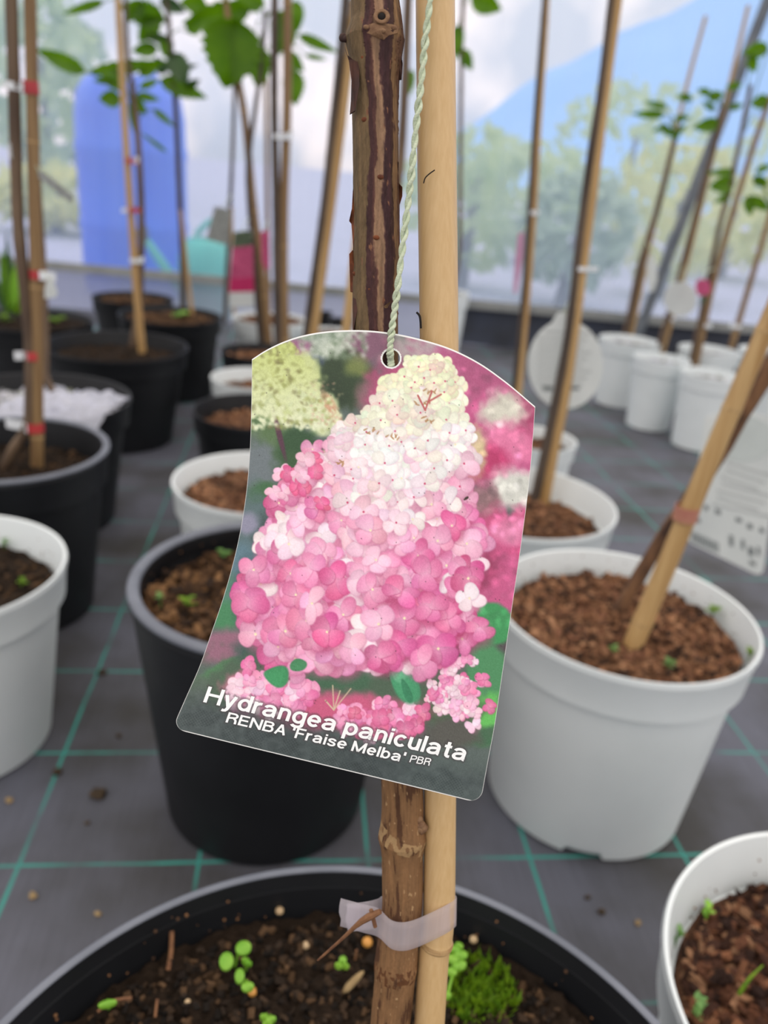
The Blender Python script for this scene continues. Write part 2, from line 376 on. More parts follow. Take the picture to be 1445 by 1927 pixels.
# blue barrel outside
bc = uny(256, 480, 3.75); bx = bc.x
e = empty('barrel', (bx, 3.75, -0.02), 'large blue plastic barrel standing outside behind the film wall', 'barrel')
R = 0.232; hb = 0.9
b = Buf(); b.add(*lathe((bx, 3.75, -0.02), [(0, 0), (R * .93, 0), (R * .97, .02), (R, .12), (R, .27), (R * 1.025, .285), (R * 1.025, .31), (R, .325), (R, .58), (R * 1.025, .595), (R * 1.025, .62), (R, .635), (R * .99, .74), (R * .93, .82), (R * .8, .87), (R * .6, .895), (0, .9)], 64)); b.build('body', MT['barrel'], e)
b = Buf()
for sx_ in (-.09, .09):
    b = Buf(); b.add(*lathe((bx + sx_, 3.75, .865), [(0, 0), (.03, 0), (.03, .03), (.025, .034), (0, .034)], 20)); b.build('bung', MT['barrel'], e)

# watering can outside
wc = uny(388, 545, 3.32)
e = empty('watering_can', (wc.x, 3.32, -0.02), 'turquoise plastic watering can standing outside behind the film', 'watering can')
wx = wc.x; b = Buf(); wr = .112
b.add(*lathe((wx, 3.32, -0.02), [(0, 0), (wr * .95, 0), (wr, .02), (wr, .2), (wr * .96, .25), (wr * .8, .29), (wr * .55, .31), (wr * .5, .31), (wr * .5, .28), (0, .28)], 40)); b.build('body', MT['can'], e)
b = Buf(); b.add(*tube([(wx - wr * .8, 3.3, .08), (wx - .16, 3.3, .16), (wx - .24, 3.3, .27)], [.026, .02, .014], 12, 8)); b.build('spout', MT['can'], e)
b = Buf(); b.add(*tube([(wx - .236, 3.3, .262), (wx - .25, 3.29, .285), (wx - .262, 3.285, .305)], [.014, .03, .036], 16)); b.build('rose', MT['dark_cap'], e)
b = Buf(); b.add(*tube([(wx + wr * .9, 3.32, .05), (wx + .18, 3.32, .12), (wx + .15, 3.32, .26), (wx + .04, 3.32, .36), (wx - .04, 3.32, .3)], .012, 10, 20)); b.build('handle', MT['can'], e)

# ------------------------------------------------------------------ pots
def soil_mesh(c, R, z, kind, n_chip, mound=0.006, chip=1.0, res=44, wall=None):
    b = Buf(); N = res; NA = int(res * 1.7)
    pal = {'bark': [(112, 80, 58), (134, 96, 70), (86, 60, 45), (152, 114, 86), (62, 46, 37), (118, 82, 62)],
           'loose': [(92, 60, 44), (70, 46, 36), (48, 34, 29), (116, 78, 56), (142, 106, 80), (60, 40, 32)],
           'dark': [(46, 37, 30), (34, 28, 24), (60, 47, 36), (27, 23, 20), (84, 64, 46)],
           'mixed': [(74, 54, 38), (98, 72, 50), (54, 40, 30), (126, 94, 64), (44, 34, 28)],
           'grit': [(196, 196, 206), (176, 178, 190), (216, 216, 222), (150, 152, 152), (126, 130, 112)]}[kind]
    pl = [s2l(q) for q in pal]; basec = np.array(pl).mean(0) * (0.5 if kind == 'dark' else 0.72)
    v = []; f = []; idx = {}
    def hgt(x, y):
        rr = math.hypot(x, y) / R
        return z + mound * (1 - rr * rr) + 0.006 * mnoise.noise(Vector((x * 45 + c[0] * 9, y * 45, 1))) + 0.004 * mnoise.noise(Vector((x * 120, y * 120 + c[1], 4))) + (.003 * mnoise.noise(Vector((x * 260, y * 260, 5))) + .0016 * mnoise.noise(Vector((x * 520, y * 520, 6))) if res > 60 else 0)
    cols = []
    for i in range(N + 1):
        for j in range(NA):
            r_ = R * i / N; a = 2 * PI * j / NA
            x, y = r_ * math.cos(a), r_ * math.sin(a)
            b.v.append(Vector((c[0] + x, c[1] + y, hgt(x, y))))
            k = 0.7 + 0.6 * (mnoise.noise(Vector((x * 200, y * 200, 7))) * .5 + .5); b.c.append(tuple(basec * k))
    for i in range(N):
        for j in range(NA):
            a, q = i * NA + j, i * NA + (j + 1) % NA
            b.f.append((a, q, q + NA, a + NA))
    for _ in range(n_chip):
        r_ = R * 0.955 * math.sqrt(random.random()); a = random.uniform(0, 2 * PI); x, y = r_ * math.cos(a), r_ * math.sin(a)
        if kind == 'grit': s = (random.uniform(.007, .013), random.uniform(.006, .012), random.uniform(.003, .006))
        elif kind == 'dark': s = (random.uniform(.003, .009), random.uniform(.002, .006), random.uniform(.002, .005))
        else: s = (random.uniform(.006, .02), random.uniform(.004, .009), random.uniform(.002, .006))
        s = [q * chip for q in s]
        rot = Matrix.Rotation(random.uniform(0, 2 * PI), 3, 'Z') @ Matrix.Rotation(random.gauss(0, .45), 3, 'Y') @ Matrix.Rotation(random.gauss(0, .5), 3, 'X')
        vv, ff = box((0, 0, 0), *s)
        vv = [rot @ Vector((q.x * random.uniform(.6, 1.1), q.y * random.uniform(.6, 1.1), q.z * random.uniform(.6, 1.1))) + Vector((c[0] + x, c[1] + y, hgt(x, y) + s[2] * .25)) for q in vv]
        k = random.uniform(.7, 1.25); q = random.choice(pl); b.add(vv, ff, tuple(w * k for w in q))
    if wall:
        for _ in range(150):
            a = random.uniform(0, 2 * PI); zz = z + (wall[1] - z - .002) * random.random() ** 1.6; r_ = wall[0] - .0004; sz = random.uniform(.0003, .0011)
            vv, ff = ball((c[0] + r_ * math.cos(a), c[1] + r_ * math.sin(a), zz), sz, (1, 1, .8), 6, 4)
            q = s2l((118, 86, 60)) if random.random() < .5 else s2l((78, 58, 44)); b.add(vv, ff, q)
    return b
SOILZ = {}
def pot(key, name, c, h, R, ratio, colour, soil, drop, label, cat='potted plant', chips=160, band=0.19, rim=None, lip=0.0035, mound=0.006, chip=1.0, group=None, notch=None, segs=96, res=44):
    x, y = c; e = empty(name, (x, y, 0), label, cat, group)
    m = MT[colour]; bh = band * h
    Rb = R * (.915 if band > .05 else .985)
    t = 0.003
    prof = [(0, 0.004), (R * ratio - .006, 0.0), (R * ratio, 0.003), (Rb, h - bh), (Rb - t, h - bh), (R * ratio - t, .006), (0, .006)]
    # finer wall
    vs, fs = lathe((x, y, 0), prof, segs)
    if notch is not None:
        for i, q in enumerate(vs):
            a = math.atan2(q.y - y, q.x - x); d_ = (a - notch + PI) % (2 * PI) - PI
            if abs(d_) < 0.17 and q.z < .005 and math.hypot(q.x - x, q.y - y) > R * ratio - .02: q.z = 0.012
    po = link('pot', vs, fs, m, e)
    rp_ = [(Rb - .001, h - bh), (R * .962 if band > .05 else Rb, h - bh), (R * .985, h - .009), (R - .0008, h - .007), (R, h - lip), (R - .0012, h - .0006), (R - .003 + .002, h), (R - lip, h - .0005), (R - lip - .0008, h - .004), (Rb - t - .0015, h - bh - .012)]
    vs, fs = lathe((x, y, 0), rp_, segs); ro = link('rim', vs, fs, m, po)
    if rim:
        vs, fs = lathe((x, y, 0), [(R - lip / 2 + (lip / 2 + .0008) * math.cos(math.radians(a_)), h - lip * .2 + lip * .4 * math.sin(math.radians(a_))) for a_ in range(-60, 241, 20)], segs); link('lip', vs, fs, MT[rim], po)
    zs = h - drop; SOILZ[key] = (zs, e)
    Rs = (R * ratio + (Rb - R * ratio) * min(zs / (h - bh), 1.0)) - t - .0005
    soil_mesh((x, y), Rs, zs, soil, chips, mound, chip, res, (((Rb if band > .05 else R - lip) - .004, h) if chips >= 450 else None)).build('soil', MT['soil'], e, smooth=False)
    return e
P = {}
P['C'] = pot('C', 'potted_hydrangea', (.009, .149), .25, .169, .82, 'black_pot', 'dark', .026, 'large black pot of dark soil in the foreground holding the thick bark-peeling stem', chips=5200, band=.04, rim='grey_rim', lip=.0026, segs=160, chip=.7, res=170)
P['A'] = pot('A', 'potted_hydrangea', (.243, .680), .228, .128, .80, 'white_pot', 'bark', .026, 'big white pot of bark mulch right of the picture tag, notched at its foot', chips=1700, chip=.8, mound=.012, notch=-1.75, segs=128)
P['B'] = pot('B', 'plant_pot', (-.096, .632), .25, .1265, .78, 'black_pot', 'mixed', .03, 'dark pot with a thick grey rim standing behind the lower half of the picture tag', 'plant pot', chips=900, band=.045, rim='grey_rim', lip=.0095, segs=128)
P['D'] = pot('D', 'plant_pot', (-.435, .672), .21, .122, .74, 'white_pot', 'dark', .034, 'white pot of dark soil cut off by the left edge of the picture', 'plant pot', chips=500, segs=128)
P['E'] = pot('E', 'potted_hydrangea', (-.495, .944), .235, .129, .74, 'black_pot', 'dark', .04, 'black pot on the left with the thick cane tied by red tape', chips=350, lip=.0075, rim='grey_rim', band=.2)
P['G'] = pot('G', 'potted_hydrangea', (-.59, 1.232), .215, .156, .76, 'black_pot', 'grit', .03, 'wide black pot on the left topped with white grit', chips=420, band=.2)
P['F'] = pot('F', 'potted_hydrangea', (-.604, 1.67), .21, .15, .74, 'black_pot', 'dark', .03, 'black pot holding two tied canes in front of the blue barrel', chips=150, band=.2)
P['K'] = pot('K', 'plant_pot', (-.89, 1.905), .2, .14, .8, 'black_pot', 'dark', .018, 'black pot with yellow green weeds at the far left edge', 'plant pot', chips=80)
P['L'] = pot('L', 'plant_pot', (-.787, 2.33), .2, .115, .8, 'black_pot', 'mixed', .014, 'black pot furthest back on the left, just before the wall rail', 'plant pot', chips=80)
P['M'] = pot('M', 'potted_hydrangea', (-.60, 2.065), .21, .132, .78, 'black_pot', 'mixed', .014, 'black pot with a bright green seedling tuft and slim leafy stem by the barrel', chips=100)
P['N'] = pot('N', 'potted_hydrangea', (-.362, 2.20), .2, .104, .82, 'white_pot', 'bark', .012, 'white pot of bark in front of the watering can', chips=80)
P['O'] = pot('O', 'potted_hydrangea', (-.331, 1.872), .18, .092, .8, 'black_pot', 'bark', .02, 'small black pot of red bark left above the tag, with a leaning brown cane', chips=120)
P['P'] = pot('P', 'potted_hydrangea', (-.303, 1.655), .17, .093, .82, 'white_pot', 'bark', .03, 'white pot between two small black pots beside the top left corner of the tag', chips=120)
P['Q'] = pot('Q', 'potted_hydrangea', (-.244, 1.35), .19, .111, .8, 'black_pot', 'bark', .032, 'black pot of red bark left of the upper tag edge', chips=200)
P['H'] = pot('H', 'potted_hydrangea', (-.171, .98), .206, .1145, .8, 'white_pot', 'bark', .028, 'white pot of coarse bark left of the tag, behind the grey-rimmed dark pot', chips=420, mound=.012)
P['I'] = pot('I', 'potted_hydrangea', (.184, 1.018), .2, .136, .8, 'white_pot', 'bark', .04, 'wide white pot right of the tag holding the tall leaning cane with the round tag', chips=420, mound=.008)
P['R'] = pot('R', 'potted_hydrangea', (.267, 1.40), .172, .0765, .82, 'white_pot', 'bark', .024, 'small white pot right of the tag behind the wider white pot', chips=150)
P['J'] = pot('J', 'plant_pot', (.314, .296), .2, .133, .82, 'white_pot', 'loose', .036, 'white pot of loose bark chips in the bottom right corner', 'plant pot', chips=2600, chip=.85, mound=.018, segs=128, res=90)
WG = 'white pots standing together at the right'
P['S1'] = pot('S1', 'potted_hydrangea', (.69, 2.40), .196, .092, .76, 'white_pot', 'grit', .022, 'leftmost white pot of the group at the right', chips=60, group=WG)
P['S2'] = pot('S2', 'potted_hydrangea', (.718, 2.165), .195, .0765, .76, 'white_pot', 'grit', .022, 'second white pot from the left in the right hand group, standing forward', chips=60, group=WG)
P['S3'] = pot('S3', 'potted_hydrangea', (.803, 2.015), .195, .0775, .76, 'white_pot', 'grit', .022, 'frontmost white pot of the group at the right', chips=60, group=WG)
P['S4'] = pot('S4', 'potted_hydrangea', (.915, 2.36), .196, .088, .76, 'white_pot', 'grit', .022, 'white pot with a slim cane in the back row of the right hand group', chips=40, group=WG)
P['S5'] = pot('S5', 'plant_pot', (.985, 2.07), .195, .08, .76, 'white_pot', 'grit', .022, 'white pot behind the back of the hanging tag at the right edge', 'plant pot', chips=40, group=WG)
P['S6'] = pot('S6', 'potted_hydrangea', (1.12, 2.42), .196, .09, .76, 'white_pot', 'grit', .022, 'rearmost white pot at the right edge of the picture', chips=40, group=WG)
P['W'] = pot('W', 'plant_pot', (-.185, 2.1), .195, .078, .8, 'white_pot', 'bark', .012, 'small white pot seen between the canes left of the thick stem', 'plant pot', chips=60)
P['V'] = pot('V', 'potted_hydrangea', (.148, 2.66), .255, .066, .72, 'white_pot', 'mixed', .014, 'slim white pot by the wall, just right of the pale bamboo cane', chips=30)
for (px, py, lab) in ((602, 590, 'small square black pot by the wall, left of the thick stem'), (643, 604, 'smaller black pot by the wall, hidden partly by the thick stem')):
    q = unz(px, py, .1); s = .045
    b = Buf(); prof = [(.03, 0), (.038, .09), (.042, .09), (.042, .105), (.038, .105), (.029, .004), (0, .004)]
    vs, fs = lathe((q.x, q.y, 0), [(r_ * 1.41, z_) for r_, z_ in prof], 4)
    rt = Matrix.Rotation(PI / 4, 3, 'Z'); vs = [Vector((q.x, q.y, 0)) + rt @ (w - Vector((q.x, q.y, 0))) for w in vs]
    tag(link('plant_pot', vs, fs, MT['black_pot'], smooth=False), lab, 'plant pot')

# ------------------------------------------------------------------ canes, stems, leaves
YP = {}; YC = {}
def path_from(key, pts, base_px=None):
    zs = SOILZ[key][0]; b = unz(pts[0][0], pts[0][1], zs); c = SOILZ[key][1].location
    YP[key] = b.y
    out = [b] + [uny(x, y, b.y) for x, y in pts[1:]]
    d = (out[0] - out[1]).normalized()
    return [out[0] + d * 0.03] + out
def cane(key, pts, wpx, label, m='cane', group=None, seed=0):
    keep = YP.get(key); P3 = path_from(key, pts); YC[key] = YP[key]; n = max(24, len(P3) * 10)
    if keep is not None: YP[key] = keep
    Q = resample(P3, n); wp = wpx if hasattr(wpx, '__len__') else (wpx, wpx)
    ra = [(wp[0] + (wp[1] - wp[0]) * i / (n - 1)) / 2 * dep(q) / F for i, q in enumerate(Q)]
    rr = random.Random(seed + int(pts[0][0])); step = rr.randint(8, 11); nodes = set(range(rr.randint(3, 6), n, step + 3))
    o = Buf(); o.add(*tube(Q, [r_ * (1.0 if i not in nodes else 1.05) for i, r_ in enumerate(ra)], 14))
    ob = tag(o.build('bamboo_cane', MT[m]), label, 'cane', group)
    for i in nodes:
        if 0 < i < n - 1:
            d = (Q[i + 1] - Q[i - 1]).normalized() * ra[i] * .22
            t_ = Buf(); t_.add(*tube([Q[i] - d, Q[i], Q[i] + d], [ra[i] * 1.02, ra[i] * 1.10, ra[i] * 1.02], 14)); t_.build('node', MT['node'], ob)
    return ob
def stem(key, pts, wpx, m='stem_brown'):
    P3 = path_from(key, pts); n = max(20, len(P3) * 8); Q = resample(P3, n)
    wp = wpx if hasattr(wpx, '__len__') else (wpx, wpx)
    ra = [(wp[0] + (wp[1] - wp[0]) * i / (n - 1)) / 2 * dep(q) / F * (1 + .1 * mnoise.noise(q * 60)) for i, q in enumerate(Q)]
    b = Buf(); b.add(*tube(Q, ra, 12)); return b.build('stem', MT[m], SOILZ[key][1])
def leaf(key, bx_, by_, tx, ty, wpx, m='leaf', attach=None, dy=0.0, curl=.18, Y=None, parent=None):
    y = (Y if Y is not None else YP[key]) + dy
    A = uny(bx_, by_, y); B = uny(tx, ty, y - 0.25 * (A - uny(tx, ty, y)).length * random.uniform(-1, 1))
    ln = (B - A).length; d = (B - A).normalized(); wd_ = wpx * dep(A) / F / 2
    toc = (Vector((0, 0, HC)) - A).normalized(); s = d.cross(toc).normalized(); nrm = s.cross(d).normalized()
    nrm = nrm if nrm.dot(toc) > 0 else -nrm
    v = []; f = []; NU, NV = 16, 6
    for i in range(NU + 1):
        t = i / NU; wv = wd_ * (math.sin(PI * t ** .72) ** .85 if 0 < t < 1 else 0.015)
        wv *= 1 + .10 * (1 if i % 2 else -1) * (t > .15)
        for j in range(NV + 1):
            q = j / NV * 2 - 1
            p_ = A + d * (ln * t + .03 * ln * abs(q)) + s * wv * q + nrm * (wd_ * .35 * abs(q) - curl * ln * (t * t)) + nrm * (curl * .7 * ln * t)
            v.append(p_)
    for i in range(NU):
        for j in range(NV):
            a = i * (NV + 1) + j; f.append((a, a + 1, a + NV + 2, a + NV + 1))
    b = Buf(); b.add(v, f)
    if attach:
        C_ = uny(attach[0], attach[1], (Y if Y is not None else YP[key])); r_ = max(.0011, .0013 * dep(A) / 1.7)
        b.add(*tube([C_, (C_ + A) / 2 + Vector((0, 0, .012)), A, A + d * ln * .5], [r_, r_, r_ * .9, r_ * .4], 6))
    return b.build('leaf', MT[m], parent if parent else SOILZ[key][1])

# left group
stem('E', [(6, 884), (22, 850), (48, 810), (56, 765), (55, 640), (46, 540), (35, 430), (30, 300), (26, 150), (20, -30)], (18, 24), 'stem_brown')
cane('E', [(70, 888), (69, 600), (63, 300), (56, -30)], (23, 23), 'thick bamboo cane with red tape bands, tied to a stem at the left edge', 'cane_brown')
stem('G', [(104, 775), (98, 735), (87, 705), (87, 640), (84, 540), (79, 440), (72, 330), (66, 200)], (13, 9), 'stem_brown')
cane('F', [(268, 666), (258, 560), (246, 400), (234, 220), (221, -20)], (15, 12), 'slim bamboo cane with red tape before the blue barrel', 'cane')
stem('F', [(250, 652), (262, 570), (266, 420), (262, 300), (254, 200), (240, 100), (236, -20)], (17, 8), 'stem_brown')
cane('N', [(505, 604), (504, 500), (502, 320), (500, 120)], (9, 8), 'thin cane just left of the upright cane that is bound to a dark stem', 'cane_brown')
stem('M', [(345, 588), (343, 480), (337, 350), (331, 210), (322, 100), (312, -20)], (12, 9), 'stem_dark')
cane('M', [(362, 592), (353, 520), (344, 430), (340, 395)], (8, 6), 'thin short cane beside the slim leafy stem in front of the barrel', 'cane')
stem('N', [(424, 588), (430, 450), (436, 320), (441, 180), (442, 60)], (9, 7), 'stem_dark')
cane('N', [(440, 590), (437, 480), (436, 390)], (6, 5), 'thin cane rising from the white pot by the watering can', 'cane')
cane('O', [(506, 655), (490, 500), (476, 380), (460, 220), (440, 110), (422, -20)], (17, 12), 'brown cane leaning left, rising from the small black pot near the tag', 'cane_brown')
stem('O', [(492, 655), (478, 490), (467, 350), (470, 280), (481, 200), (492, 120), (500, 20)], (12, 8), 'stem_dark')
cane('P', [(538, 706), (534, 560), (534, 400), (540, 200), (541, -20)], (18, 17), 'upright brown cane bound to a darker stem left of the tag', 'cane_brown')
stem('P', [(526, 706), (522, 560), (520, 400), (516, 200), (517, -20)], (17, 15), 'stem_dark')
cane('Q', [(571, 776), (590, 620), (625, 360), (657, 110), (668, 0)], (22, 18), 'bamboo cane leaning right, just left of the thick front stem', 'cane')
stem('Q', [(556, 776), (580, 600), (597, 480), (612, 370), (630, 200), (645, 60), (652, -20)], (14, 16), 'stem_dark')
cane('H', [(618, 905), (652, 620), (668, 480), (700, 200), (712, 60)], (20, 16), 'bamboo cane showing behind the thick front stem at its left edge', 'cane')
stem('H', [(632, 905), (690, 600), (742, 380), (757, 250), (768, -10)], (18, 16), 'stem_brown')
stem('V', [(850, 552), (864, 470), (866, 300), (868, 120), (872, -20)], (8, 8), 'stem_brown')
# right group
cane('R', [(966, 826), (975, 720), (990, 560), (1003, 400), (1012, 250), (1024, 80), (1030, -20)], (20, 10), 'cane with a dark stem on its left, rising from the small white pot', 'cane')
stem('R', [(956, 826), (978, 640), (994, 440), (1006, 250), (1020, 60), (1026, -20)], (12, 10), 'stem_dark')
cane('I', [(1022, 948), (1040, 850), (1065, 720), (1095, 500), (1118, 330), (1145, 120), (1164, -20)], (25, 20), 'tall bamboo cane leaning right in the wide white pot, crossing the round tag', 'cane')
stem('I', [(1004, 948), (1030, 830), (1068, 640), (1092, 440), (1110, 300), (1130, 170), (1152, -20)], (20, 13), 'stem_dark')
cane('A', [(1183, 1232), (1260, 1050), (1330, 880), (1400, 715), (1450, 598), (1510, 460)], (38, 34), 'thick bamboo cane leaning right out of the big white pot', 'cane')
stem('A', [(1150, 1172), (1240, 1024), (1330, 890), (1402, 765), (1450, 690), (1520, 580)], (22, 40), 'stem_rough')
cane('S1', [(1188, 630), (1240, 380), (1290, 170), (1328, 30)], (8, 7), 'thin pale cane with a free top in the leftmost pot of the right group', 'cane')
stem('S1', [(1178, 630), (1205, 500), (1235, 400), (1258, 310), (1270, 262)], (16, 9), 'stem_brown')
cane('S2', [(1246, 660), (1290, 500), (1330, 340), (1380, 130), (1408, 10)], (11, 7), 'slim cane with its free top near the steel tube at the right', 'cane')
stem('S2', [(1238, 662), (1284, 500), (1318, 370), (1345, 270), (1360, 200)], (12, 10), 'stem_brown')
cane('S3', [(1310, 682), (1345, 520), (1400, 330), (1450, 180)], (13, 10), 'brown cane in the frontmost white pot of the right group', 'cane_brown')
stem('S3', [(1300, 682), (1330, 540), (1355, 420), (1374, 350), (1395, 250), (1412, 160)], (11, 8), 'stem_brown')
cane('S4', [(1374, 660), (1400, 570), (1430, 470), (1470, 330)], (12, 10), 'slim cane in the back row of white pots at the right edge', 'cane_brown')

# leaves: (base, tip, width, attach)
for a in [((165, 137), (70, 94), 30, (248, 190)), ((166, 136), (312, 116), 24, None), ((236, 170), (188, 148), 15, (250, 215)), ((230, 186), (188, 186), 30, (250, 225)),
          ((244, 184), (276, 214), 26, (250, 230)), ((288, 205), (328, 238), 13, (252, 240)), ((316, 288), (266, 250), 8, None), ((198, 2), (120, 26), 17, (234, 20)), ((246, 190), (254, 252), 14, None), ((262, 165), (300, 150), 14, (250, 210)), ((256, 178), (300, 188), 16, (252, 220)), ((240, 160), (212, 128), 22, (248, 200)), ((262, 140), (300, 122), 20, (250, 190)), ((226, 150), (176, 152), 16, (248, 200))]:
    leaf('F', *a[0], *a[1], a[2], attach=a[3])
for a in [((300, 150), (388, 184), 32, (331, 190), 'leaf'), ((316, 40), (228, 12), 46, (318, 60), 'leaf'), ((300, 30), (262, 76), 36, (318, 60), 'leaf'), ((324, 100), (352, 162), 42, (331, 190), 'leaf_dark'),
          ((322, 112), (300, 70), 22, (326, 150), 'leaf'), ((300, 0), (350, 22), 26, None, 'leaf_dark'), ((326, 78), (268, 66), 18, (326, 130), 'leaf_dark'), ((340, 130), (372, 122), 10, (331, 190), 'leaf_dark'), ((300, 90), (250, 96), 26, (324, 130), 'leaf'), ((312, 140), (292, 108), 26, (328, 170), 'leaf_dark'), ((352, 60), (384, 30), 30, (318, 70), 'leaf'), ((270, 2), (236, 40), 30, None, 'leaf'), ((350, 166), (376, 150), 16, (332, 192), 'leaf_dark')]:
    leaf('M', *a[0], *a[1], a[2], attach=a[3], m=a[4])
for a in [((446, 34), (424, 164), 112, (470, 20), 0), ((476, 16), (346, 44), 46, (490, 30), .02), ((392, 12), (340, 4), 34, None, .03), ((500, 10), (440, -14), 40, (495, 30), .05), ((490, 84), (486, 168), 44, (492, 60), .04),
          ((520, 20), (552, 84), 52, (500, 40), .05), ((560, 66), (634, 98), 20, (520, 60), .02), ((574, 104), (614, 112), 10, (545, 90), .03), ((550, 130), (556, 198), 42, (520, 100), .02), ((536, 100), (572, 134), 28, (500, 90), .05),
          ((480, 60), (446, 96), 50, (490, 40), .06), ((540, 40), (520, 104), 40, (500, 30), .07), ((556, 0), (560, 60), 30, None, .08)]:
    leaf('O', *a[0], *a[1], a[2], attach=a[3], dy=a[4])
for a in [((884, -6), (942, 18), 40, (871, 20)), ((868, 92), (888, 132), 24, (867, 90)), ((862, 46), (856, 112), 28, (868, 40)), ((776, 130), (760, 192), 22, None)]:
    leaf('V', *a[0], *a[1], a[2], attach=a[3])
for a in [((1252, 216), (1190, 214), 16), ((1256, 202), (1212, 192), 12), ((1262, 256), (1244, 230), 14), ((1302, 186), (1274, 180), 15), ((1268, 222), (1298, 222), 12), ((1275, 250), (1292, 235), 10), ((1258, 240), (1226, 246), 10), ((1264, 262), (1280, 244), 16)]:
    leaf('S1', *a[0], *a[1], a[2], attach=(1269, 264))
for a in [((1330, 184), (1362, 178), 20), ((1352, 232), (1304, 240), 26), ((1336, 176), (1312, 168), 14), ((1366, 164), (1396, 160), 15), ((1372, 205), (1398, 196), 13), ((1345, 208), (1322, 190), 12)]:
    leaf('S2', *a[0], *a[1], a[2], attach=(1360, 205))
for a in [((1446, 90), (1398, 100), 28), ((1412, 102), (1420, 136), 20), ((1446, 188), (1412, 196), 26), ((1386, 322), (1330, 326), 14), ((1382, 344), (1334, 352), 32), ((1376, 364), (1344, 382), 15)]:
    leaf('S3', *a[0], *a[1], a[2], attach=(1398, 250) if a[0][1] < 250 else (1376, 350))
for a in [((1414, 334), (1446, 348), 20), ((1406, 368), (1413, 406), 20), ((1406, 368), (1446, 396), 20), ((1420, 324), (1452, 310), 14)]:
    leaf('S4', *a[0], *a[1], a[2], attach=(1452, 392), Y=YP['S3'])

# ------------------------------------------------------------------ tape ties on the background canes
def tie(key, px, py, wpx, hpx, red=True, flag=None, label='', flag_h=None):
    y = YC.get(key, YP.get(key)); c = uny(px, py, y); k = dep(c) / F
    e = empty('plant_tie', c, label, 'plant tie')
    b = Buf(); b.add(*lathe((c.x, c.y, c.z - hpx * k / 2), [(wpx * k / 2, 0), (wpx * k / 2 + .0008, 0), (wpx * k / 2 + .0008, hpx * k), (wpx * k / 2, hpx * k)], 24)); b.build('band', MT['tie_faded' if key == 'A' else 'tie_red' if red else 'tie_white'], e)
    if flag:
        q = uny(flag[0], flag[1], y - .012); d = q - c; hh = (flag_h or hpx) * k / 2
        s = Vector((0, -.0007, 0)); st_ = c + Vector((d.x * .2, -wpx * k / 2, 0))
        vs = []
        for t in (0, .35, .7, 1):
            p_ = st_.lerp(q, t) + Vector((0, .004 * math.sin(t * 5), 0))
            for zz in (-hh, hh):
                for ss in (0, 1): vs.append(p_ + Vector((0, 0, zz)) + s * ss)
        fs = []
        for i in range(3):
            a = i * 4; fs += [(a, a + 4, a + 6, a + 2), (a + 1, a + 3, a + 7, a + 5), (a, a + 1, a + 5, a + 4), (a + 2, a + 6, a + 7, a + 3)]
        fs += [(0, 2, 3, 1), (12, 13, 15, 14)]
        link('flag', vs, fs, MT['tie_white'], e)
tie('E', 58, 165, 27, 22, True, (10, 160), 'red tape tie with a loose end near the top of the left cane', 14)
tie('E', 30, 290, 24, 20, False, (20, 282), 'white tape tie round the dark stem at the left edge', 26)
tie('E', 71, 516, 27, 16, True, (108, 521), 'red tape tie with a white flag on the thick left cane, level with the rail')
tie('E', 62, 668, 30, 16, True, (30, 668), 'red tape tie with a short white flag midway down the thick left cane')
tie('E', 66, 803, 30, 18, True, (14, 794), 'red tape tie with a white flag lowest on the thick left cane')
tie('F', 249, 303, 22, 10, True, (262, 300), 'red and white tie on the slim cane before the barrel, topmost')
tie('F', 252, 395, 24, 8, True, (230, 396), 'white ended tie on the slim cane before the barrel, middle one')
tie('F', 257, 490, 24, 8, False, (272, 486), 'white tie on the slim cane before the barrel, level with the rail')
tie('R', 1000, 400, 16, 8, False, (1014, 400), 'small white tie on the cane right of the tag')
tie('I', 1092, 505, 26, 8, False, (1124, 506), 'white flagged tie on the tall leaning cane above the round tag')
tie('S2', 1262, 600, 14, 6, False, (1250, 612), 'white tie low on the stem of the forward white pot in the right group')
tie('S3', 1330, 612, 16, 7, False, (1338, 614), 'white tie low on the brown cane of the frontmost right group pot')
tie('S4', 1386, 614, 14, 7, False, (1372, 612), 'white tie low on the slim cane in the back row at the right')
tie('A', 1291, 965, 42, 28, True, None, 'faded red tape tie round the thick cane of the big white pot')
tie('P', 530, 258, 36, 8, False, (552, 250), 'white tie binding the upright cane to its dark stem')

# ------------------------------------------------------------------ tags hung on background plants
def flat_tag(outline, y, thick, m, name, label, cat='plant tag', tilt=0.0, parts=(), hang=None, group=None, depthfn=None):
    """outline in picture units at distance y; parts: (polygon list, material, part name, material label)"""
    def at(x, yy, off=0.0):
        Y = y + (depthfn(x, yy) if depthfn else 0) - off
        return uny(x, yy, Y)
    n = len(outline); c0 = at(*outline[0]); e = None
    cxm = sum(p[0] for p in outline) / n; cym = sum(p[1] for p in outline) / n
    e = empty(name, at(cxm, cym), label, cat, group)
    vs = [at(*p) for p in outline] + [at(p[0], p[1]) + Vector((0, thick, 0)) for p in outline]
    fs = [tuple(range(n)), tuple(range(n, 2 * n))[::-1]] + [(i, i + n, (i + 1) % n + n, (i + 1) % n) for i in range(n)]
    link('card', vs, fs, m, e, smooth=False)
    for polys, pm, pname in parts:
        b = Buf()
        for q in polys:
            k = len(q); w = [at(x, yy, .0006) for x, yy in q] + [at(x, yy, .0001) for x, yy in q]
            b.add(w, [tuple(range(k)), tuple(range(k, 2 * k))[::-1]] + [(i, i + k, (i + 1) % k + k, (i + 1) % k) for i in range(k)])
        b.build(pname, pm, e, smooth=False)
    if hang:
        b = Buf(); b.add(*tube([at(*h_) for h_ in hang], .0006 * max(1, y), 6, 12)); b.build('loop', MT['string'], e)
    return e
